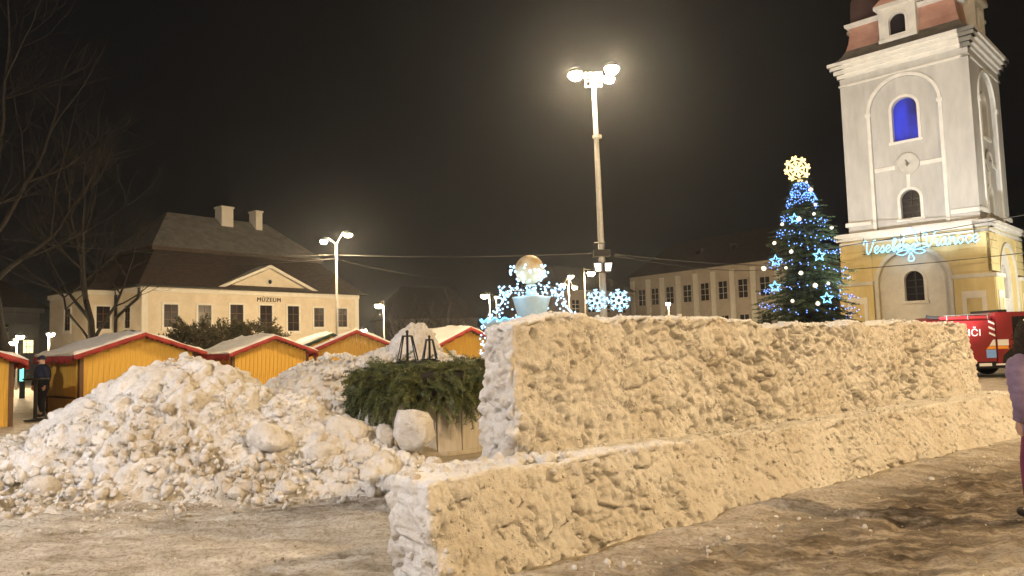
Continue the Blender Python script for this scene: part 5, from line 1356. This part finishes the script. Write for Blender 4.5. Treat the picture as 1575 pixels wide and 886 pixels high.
bare_tree('bare_tree', gp(606, 72), 6.0, 23, 'farthest bare tree close to the museum right corner', .5, .13, 5)

def shrub(foot, w, h, seed, label):
    r = np.random.default_rng(seed); t = empty('garden_shrub', foot); tag(t, label, 'shrub', 'shrubs in the museum garden'); P, D, L, RO = [], [], [], []
    b = MB()
    for k in range(9):
        a = r.uniform(0, 2 * pi); e_ = Vector((cos(a) * w * .35, sin(a) * w * .35, h * r.uniform(.5, .85))); b.tube([(0, 0, 0), e_ * .5 + Vector((0, 0, .1)), e_], [.04, .03, .012], 5)
    b.build('stems', M['bark'], t)
    for i in range(520):
        a = r.uniform(0, 2 * pi); u = r.random() ** .5; zz_ = h * (.18 + .8 * r.random() ** .8) * (1 - .45 * u * u); p = np.array([cos(a) * w / 2 * u, sin(a) * w / 2 * u, zz_])
        d = np.array([cos(a) * (u + .2), sin(a) * (u + .2), .75 + r.normal() * .4]); P.append(p); D.append(d); L.append(r.uniform(.28, .55) * h / 2); RO.append(r.normal())
    foliage('leaves', [sprig(9, .34, .05, 70 + i, .8) for i in range(4)], P, D, L, RO, M['shrub'], t)
shrub(gp(300, 38), 2.9, 3.3, 1, 'spiky shrub before the second museum window, leftmost of the garden')
shrub(gp(352, 39), 2.6, 3.2, 2, 'dense dark shrub under the left slope of the museum pediment')
shrub(gp(398, 40), 2.7, 3.1, 3, 'low dark shrub before the museum entrance')
shrub(gp(327, 36), 2.6, 2.6, 4, 'lower shrub in front, between the spiky and the dense one')

# ================================================================== overhead cables
def cable(a, b_, sag, label, r=.014):
    a, b_ = Vector(a), Vector(b_); o0 = a.copy(); b = MB()
    b.tube([a.lerp(b_, i / 24) - o0 - Vector((0, 0, sag * 4 * (i / 24) * (1 - i / 24))) for i in range(25)], r, 5); o = b.build('overhead_cable', M['wire'], None, True); o.location = o0
    tag(o, label, 'cable', 'overhead cables')
lp = at(517, 392, Y=35); lp2 = at(517, 398, Y=35); mp_ = at(930, 388, Y=25)
cable(lp, at(925, 389, Y=25), .12, 'long cable from the two headed lamp to the mast', .016)
cable(at(945, 391, Y=25), at(1300, 404, Y=37.8), .25, 'upper cable from the mast to the tower', .016)
cable(at(945, 394, Y=25), at(1200, 412, Y=60), .35, 'lower cable from the mast towards the long hall', .016)
cable(lp, at(-40, 362, Y=33), .35, 'upper cable from the two headed lamp past the museum roof', .016)
cable(lp2, at(170, 402, Y=43), .25, 'lower cable from the two headed lamp to the museum wing', .016)
cable(lp2, at(690, 428, Y=55), .2, 'cable from the two headed lamp to the bare trees', .016)
cable(at(1240, 419, Y=34), at(1640, 381, Y=34), .1, 'black cable crossing in front of the tower below the lit sign', .02)
cable(at(1180, 396, Y=36), at(1640, 318, Y=33), .1, 'black cable crossing the tower above the lit sign', .02)
# teal lit shop sign glimpsed past the leftmost stall
t = empty('shop_light', gp(34, 30)); tag(t, 'small teal light strip glowing in the gap beside the leftmost stall', 'light')
b = MB(); b.bx(-.06, .06, -.03, .03, .7, 1.35); b.build('tube', M['e_teal'], t); b = MB(); b.bx(-.10, .10, .03, .08, 0, 1.45); b.build('post', M['metal_dark'], t)

# ================================================================== thin winter haze
if HAZE > 0:
    b = MB(); b.bx(-420, 420, -70, 620, -1.5, 30); hz = b.build('haze', None); tag(hz, 'thin night haze lit by the lamps', 'haze', kind='stuff')
    mt = bpy.data.materials.new('thin_haze'); mt.use_nodes = True; N = mt.node_tree.nodes; N.clear()
    o_ = N.new('ShaderNodeOutputMaterial'); pv = N.new('ShaderNodeVolumePrincipled'); pv.inputs['Density'].default_value = HAZE; pv.inputs['Color'].default_value = (.82, .88, 1.0, 1); pv.inputs['Anisotropy'].default_value = .78
    mt.node_tree.links.new(pv.outputs[0], o_.inputs['Volume']); hz.data.materials.append(mt)
